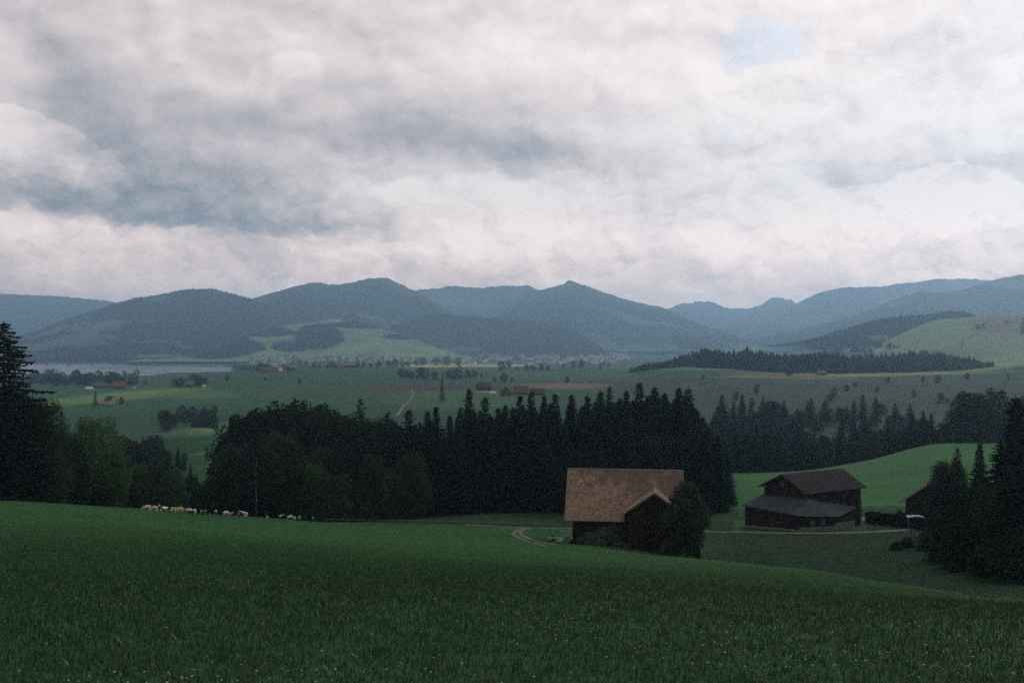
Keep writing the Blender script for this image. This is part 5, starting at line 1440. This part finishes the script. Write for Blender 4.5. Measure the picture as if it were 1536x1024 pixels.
def flowers():
    g = np.random.default_rng(15); n = 2200
    y = 8+26*g.random(n)**1.3; x = (g.random(n)*2-1)*.58*y
    keep = g.random(n) < sstep(.42, .66, fbm(x/3, y/3, 3, 81))+.06
    x, y = x[keep], y[keep]; z = H(x, y)+.05+.08*g.random(len(x))
    vs, qs = [], []
    # small octahedral heads on thin stalks
    r = .007+.009*g.random(len(x))
    o = np.array([[1, 0, 0], [0, 1, 0], [-1, 0, 0], [0, -1, 0], [0, 0, .9], [0, 0, -.7]])
    V = np.stack([x, y, z], 1)[:, None]+o[None]*r[:, None, None]
    tri = np.array([[0, 1, 4], [1, 2, 4], [2, 3, 4], [3, 0, 4], [1, 0, 5], [2, 1, 5], [3, 2, 5], [0, 3, 5]])
    T = (np.arange(len(x))*6)[:, None, None]+tri[None]
    me = fast_mesh('clover_flowers', V.reshape(-1, 3), [T.reshape(-1, 3)], [noisy('clover_head', (.34, .38, .31), (.55, .58, .50), 30, .9, 0)])
    tag(link(bpy.data.objects.new('clover_flowers', me)), 'small pale clover heads dotted through the grass', None, None, 'stuff')
    # broad leaves (dock, plantain) in patches
    n = 2600; y = 8+22*g.random(n)**1.2; x = (g.random(n)*2-1)*.58*y
    keep = g.random(n) < sstep(.45, .7, fbm(x/2.2, y/2.2, 3, 91))+.03
    x, y = x[keep], y[keep]; n = len(x); z = H(x, y)
    a = g.random(n)*6.28; h = .05+.09*g.random(n)
    b = np.stack([x, y, z], 1); d = np.stack([np.cos(a)*h*.9, np.sin(a)*h*.9, h], 1)
    s = np.stack([-np.sin(a), np.cos(a), a*0], 1)*(.008+.012*g.random(n))[:, None]
    V, Q = diamonds(b, b+d, s, .6)
    c = np.repeat(np.array((.07, .12, .065))[None]*(.7+.8*g.random(n))[:, None], 4, 0)
    me = fast_mesh('meadow_weeds', V, [Q], [M['grass']], c)
    tag(link(bpy.data.objects.new('meadow_weeds', me)), 'broad leaved weeds among the grass', None, None, 'stuff')
flowers()
print('grass', time.time()-T0)

# ------------------------------------------------------------------ air
def haze():
    zmin = min((o.matrix_world @ Vector(c)).z for o in COL.objects if o.type == 'MESH' and o.parent is None for c in o.bound_box)
    zmax = max((o.matrix_world @ Vector(c)).z for o in COL.objects if o.type == 'MESH' and o.parent is None for c in o.bound_box)
    print('z range', zmin, zmax)
    x0, x1, y0, y1, z0, z1 = -13500, 13500, -400, 17500, zmin-1.0, zmax+25
    mb = MB(); mb.box(((x0+x1)/2, (y0+y1)/2, (z0+z1)/2), (x1-x0, y1-y0, z1-z0))
    m, t = new_mat('valley_haze')
    v = t.node('ShaderNodeVolumePrincipled')
    v.inputs['Color'].default_value = (.46, .725, 1.0, 1)
    v.inputs['Density'].default_value = 1.2e-4
    v.inputs['Anisotropy'].default_value = 0.7
    t.l.new(v.outputs[0], t.out.inputs['Volume'])
    tag(mb.build('haze', m), 'blue haze filling the valley air', None, None, 'stuff')
bpy.context.view_layer.update()
haze()

# ------------------------------------------------------------------ sky and sun
SUN_EL, SUN_AZ = math.radians(37), math.radians(40)      # azimuth clockwise from the view direction
def world():
    w = bpy.data.worlds.new('World'); scene.world = w; w.use_nodes = True
    t = NT(w.node_tree); t.n.clear()
    out = t.node('ShaderNodeOutputWorld')
    sky = t.node('ShaderNodeTexSky', sky_type='NISHITA'); sky.sun_disc = False
    sky.sun_elevation = SUN_EL; sky.sun_rotation = SUN_AZ
    bg1 = t.node('ShaderNodeBackground'); t.put(bg1.inputs[0], sky.outputs[0]); bg1.inputs[1].default_value = .11
    g = t.node('ShaderNodeTexCoord').outputs['Generated']
    x, y, z = t.xyz(g)
    az = t.math('ARCTAN2', x, y); el = t.math('ARCSINE', z)
    A = t.math('MULTIPLY', az, F/100); E = t.math('MULTIPLY', el, F/100)      # hundreds of 'pixels'
    # soft domain warp
    def nz(sx, sy, off, detail=5, rough=.55, scale=1.0, dist=0.):
        return t.noise(t.comb(t.math('MULTIPLY_ADD', A, sx, off*13.7), t.math('MULTIPLY_ADD', E, sy, off*7.3), 0.0), scale, detail, rough, '2D', dist)
    w1 = nz(.5, .9, 3.1, 5, .55); w2 = nz(.5, .9, 8.7, 5, .55)
    w3 = nz(2.4, 3.6, 5.3, 5, .6); w4 = nz(2.4, 3.6, 1.9, 5, .6)
    Aw = t.math('ADD', t.math('ADD', A, t.math('MULTIPLY', t.math('SUBTRACT', w1.outputs[0], .5), 1.1)), t.math('MULTIPLY', t.math('SUBTRACT', w3.outputs[0], .5), .45))
    Ew = t.math('ADD', t.math('ADD', E, t.math('MULTIPLY', t.math('SUBTRACT', w2.outputs[0], .5), .62)), t.math('MULTIPLY', t.math('SUBTRACT', w4.outputs[0], .5), .36))
    def ae(px, py):
        u, v = (px-768)/F, (HZ-py)/F
        return math.atan2(u, 1)*F/100, math.atan2(v, math.hypot(u, 1))*F/100
    def blob(px, py, rx, ry, rot=0., hard=0., a=Aw, e=Ew, rag=None):
        ca, ce = ae(px, py); r = math.radians(rot); c, s = math.cos(r), math.sin(r)
        dx = t.math('SUBTRACT', a, ca); dy = t.math('SUBTRACT', e, ce)
        # rot: downward to the right in the picture is positive
        p = t.math('MULTIPLY', t.math('SUBTRACT', t.math('MULTIPLY', dx, c), t.math('MULTIPLY', dy, s)), 100/rx)
        q = t.math('MULTIPLY', t.math('ADD', t.math('MULTIPLY', dx, s), t.math('MULTIPLY', dy, c)), 100/ry)
        d2 = t.math('ADD', t.math('MULTIPLY', p, p), t.math('MULTIPLY', q, q))
        if rag is not None: d2 = t.math('SUBTRACT', d2, rag)
        if hard: return t.maprange(d2, 1.0+hard, 1.0-hard)
        return t.math('POWER', 2.718, t.math('MULTIPLY', d2, -1.0))
    B = None
    def add(val):
        nonlocal B
        B = val if B is None else t.math('ADD', B, val)
    # broad brightness: brighter towards the sun side, gently darker on the lake side
    add(t.maprange(A, -6.5, 5.0, .565, .83))
    for px, py, rx, ry, rot, amp in [
        (50,292,150,32,7,-.30),(250,318,230,40,8,-.22),(420,342,130,28,5,-.14),(260,260,170,70,20,-.17),(430,285,180,50,10,-.12),(110,130,60,120,-28,-.13),(170,200,110,60,30,-.08),
        (440,180,260,36,8,-.14),(650,205,170,40,6,-.15),(750,238,150,28,2,-.13),(870,210,120,60,0,-.10),(830,160,160,60,-10,-.05),(560,130,260,50,8,-.05),(330,90,160,60,0,.03),
        (50,226,115,42,17,.24),(20,120,50,90,0,.10),(250,20,120,50,0,.07),(425,112,50,20,-20,.10),(360,110,60,25,0,.06),(740,66,150,50,0,.11),
        (760,310,190,46,4,.17),(640,372,330,36,0,.09),(140,338,140,16,6,.20),(130,400,70,26,10,.16),(50,395,110,24,0,-.08),(330,388,140,18,0,-.05),(600,300,120,40,10,.08),
        (980,150,140,110,0,.07),(1250,280,160,24,0,-.10),(1480,250,110,20,0,-.10),(1250,180,200,120,0,.06),(1010,312,60,18,4,-.15),(1100,412,220,22,0,-.14),(1400,366,190,26,0,-.16),(880,372,120,22,5,-.14),(600,405,180,20,0,-.14),(330,410,120,14,0,-.10),(1000,440,260,24,0,-.10),(1230,300,110,26,0,-.06),(1420,40,260,40,0,-.06),(940,25,160,40,0,-.06),(1300,110,120,30,-8,-.04)]:
        add(t.math('MULTIPLY', blob(px, py, rx, ry, rot), amp))
    # billows, lit from the upper right: each puff is brighter on its sunward flank
    def nzo(sx, sy, off, da, de, detail, rough, dist):
        return t.noise(t.comb(t.math('MULTIPLY_ADD', A, sx, off*13.7+da*sx), t.math('MULTIPLY_ADD', E, sy, off*7.3+de*sy), 0.0), 1.0, detail, rough, '2D', dist).outputs[0]
    def relief(sx, sy, off, d, detail, rough, dist, gain):
        a = nzo(sx, sy, off, 0, 0, detail, rough, dist); b = nzo(sx, sy, off, d*.8, d, detail, rough, dist)
        add(t.math('MULTIPLY', t.math('SUBTRACT', a, b), gain)); return a
    n1 = nz(.75, 1.5, 2.2, 4, .5, 1.0, .2); n2 = nz(3.0, 5.0, 7.7, 6, .62, 1.0, .3); n3 = nz(.28, .6, 4.4, 3, .5)
    add(t.math('MULTIPLY', t.math('SUBTRACT', n1.outputs[0], .5), .15))
    add(t.math('MULTIPLY', t.math('SUBTRACT', n3.outputs[0], .5), .16))
    relief(.8, 1.2, 12.2, .35, 4, .5, .3, .40)
    relief(1.9, 2.6, 21.7, .16, 4, .5, .3, .22)
    def puff(sx, sy, off, da, de, detail=2.0, rough=.5):
        v = t.node('ShaderNodeTexVoronoi', feature='F1', voronoi_dimensions='2D', normalize=True)
        t.put(v.inputs['Vector'], t.comb(t.math('MULTIPLY_ADD', Ap, sx, off*13.7+da*sx), t.math('MULTIPLY_ADD', Ep, sy, off*7.3+de*sy), 0.0))
        v.inputs['Scale'].default_value = 1.0; v.inputs['Detail'].default_value = detail; v.inputs['Roughness'].default_value = rough
        v.inputs['Lacunarity'].default_value = 2.3
        d = v.outputs['Distance']
        return t.math('SUBTRACT', 1.0, t.math('MULTIPLY', d, d))
    Ap = t.math('ADD', t.math('ADD', A, t.math('MULTIPLY', t.math('SUBTRACT', w1.outputs[0], .5), .7)), t.math('MULTIPLY', t.math('SUBTRACT', w3.outputs[0], .5), .5))
    Ep = t.math('ADD', t.math('ADD', E, t.math('MULTIPLY', t.math('SUBTRACT', w2.outputs[0], .5), .5)), t.math('MULTIPLY', t.math('SUBTRACT', w4.outputs[0], .5), .4))
    # heaps are crisp low down and towards the bright side, soft in the grey deck above
    wp = t.math('MAXIMUM', t.maprange(E, 3.2, 1.9, .15, 1.0), t.math('MULTIPLY', t.maprange(A, .5, 4.0, 0., .8), t.maprange(E, 4.8, 3.0, .4, 1.)))
    pa = puff(1.1, 1.7, 3.3, 0, 0); pb = puff(1.1, 1.7, 3.3, .16, .20)
    add(t.math('MULTIPLY', t.math('MULTIPLY', t.math('SUBTRACT', pa, pb), wp), .85))
    pc = puff(2.9, 4.2, 9.3, 0, 0, 1.0); pd = puff(2.9, 4.2, 9.3, .06, .08, 1.0)
    add(t.math('MULTIPLY', t.math('MULTIPLY', t.math('SUBTRACT', pc, pd), wp), .42))
    cauli = t.math('ADD', t.math('MULTIPLY', t.math('SUBTRACT', pa, .75), 1.3), t.math('MULTIPLY', t.math('SUBTRACT', pc, .75), .7))
    # firm-edged lumps
    def lump(px, py, rx, ry, rot, h, amp):
        ca, ce = ae(px, py)
        k = blob(px, py, rx, ry, rot, h if amp < 0 else h*.45, A if amp > 0 else Aw, E if amp > 0 else Ew, cauli if amp > 0 else None)
        top = t.maprange(t.math('SUBTRACT', E, ce), -ry/100, ry/100, .35, 1.)
        add(t.math('MULTIPLY', t.math('MULTIPLY', k, top), amp))
    for a in [(170,302,330,36,7,.7,-.09),(640,216,250,42,5,.7,-.08),(380,338,170,26,6,.7,-.05),(60,232,105,44,20,.3,.17),(1415,296,82,40,0,.3,.22),(1320,322,120,40,0,.3,.18),(1165,306,62,44,20,.35,.20),(1110,345,90,44,0,.4,.10),(1505,318,100,36,0,.3,.12),(1560,165,70,64,0,.4,.14),
              (700,330,150,60,0,.5,.08),(880,310,120,46,0,.45,.08),(1200,140,120,70,10,.5,.07),(1000,120,110,90,0,.5,.06),(150,360,120,26,8,.5,.08),(370,375,130,24,6,.5,.06),(430,110,46,26,-15,.5,.07),(1340,400,160,30,0,.5,.05),(600,400,160,24,0,.5,.05)]:
        lump(*a)
    low = t.maprange(E, 2.6, .2, 0., .08)
    add(low)
    cloud = t.ramp(B, [(0.0, (.185, .225, .255)), (.2, (.325, .335, .355)), (.42, (.525, .495, .51)), (.62, (.72, .66, .65)), (.82, (.90, .835, .82)), (1.0, (1.02, .96, .93))])
    # the low sky is seen through kilometres of air and is brighter; the unseen sky overhead and behind is dimmed to darken the ground
    up = t.maprange(el, .33, .85, 1.0, .42)
    bk = t.maprange(t.math('ABSOLUTE', az), .75, 1.7, 1.0, .6)
    cloud = t.mix(1.0, cloud, (1.05, 1.0, .975), 'MULTIPLY')
    bg2 = t.node('ShaderNodeBackground'); t.put(bg2.inputs[0], t.mix(t.maprange(E, 2.6, .3), cloud, t.mix(1.0, cloud, (1.22, 1.01, .86), 'MULTIPLY')))
    t.put(bg2.inputs[1], t.math('MULTIPLY', t.math('MULTIPLY', up, bk), t.maprange(E, 2.4, .2, 1.06, 2.1)))
    # gaps of blue
    hole = t.math('MAXIMUM', blob(1140, 66, 62, 30, -6, .45), t.math('MAXIMUM', blob(1104, 92, 22, 26, 0, .5), t.math('MAXIMUM', t.math('MULTIPLY', blob(1080, 203, 22, 16, 0, .7), .5), t.math('MULTIPLY', blob(1255, 272, 100, 26, 0, .6), .30))))
    hole = t.math('MAXIMUM', hole, t.math('MAXIMUM', t.math('MULTIPLY', blob(1430, 165, 60, 70, 0, .7), .22), t.math('MULTIPLY', blob(1500, 235, 90, 36, 0, .7), .25)))
    hole = t.math('MULTIPLY', hole, t.maprange(n2.outputs[0], .3, .55, .5, 1.))
    bgh = t.node('ShaderNodeMixShader'); t.put(bgh.inputs[0], t.math('MULTIPLY', hole, .48, clamp=True))
    t.l.new(bg2.outputs[0], bgh.inputs[1]); t.l.new(bg1.outputs[0], bgh.inputs[2])
    t.l.new(bgh.outputs[0], out.inputs[0])
world()
sl = bpy.data.lights.new('sun', 'SUN'); sl.energy = 1.1; sl.angle = math.radians(14); sl.color = (1.0, .93, .84)
so = link(bpy.data.objects.new('sun', sl))
dirv = Vector((math.sin(SUN_AZ)*math.cos(SUN_EL), math.cos(SUN_AZ)*math.cos(SUN_EL), math.sin(SUN_EL)))
so.rotation_euler = (-dirv).to_track_quat('-Z', 'Y').to_euler()
so.location = (40, 40, 120)

# ------------------------------------------------------------------ camera and render settings
cd = bpy.data.cameras.new('camera'); cd.lens = 35; cd.sensor_width = 36; cd.clip_start = .1; cd.clip_end = 60000
co = link(bpy.data.objects.new('camera', cd)); co.location = (0, 0, 0); co.rotation_euler = (math.radians(90), 0, 0)
scene.camera = co
vs = scene.view_settings
scene.display_settings.display_device = 'sRGB'
vs.view_transform = 'Standard'; vs.look = 'None'; vs.exposure = 0.0; vs.gamma = 1.0; vs.use_curve_mapping = False
cy = scene.cycles
cy.max_bounces = 6; cy.diffuse_bounces = 3; cy.glossy_bounces = 2; cy.transmission_bounces = 3; cy.volume_bounces = 4; cy.transparent_max_bounces = 8
cy.use_denoising = False
cy.sample_clamp_indirect = 4.0
cy.volume_max_steps = 64
print('done', time.time()-T0, len(COL.objects))
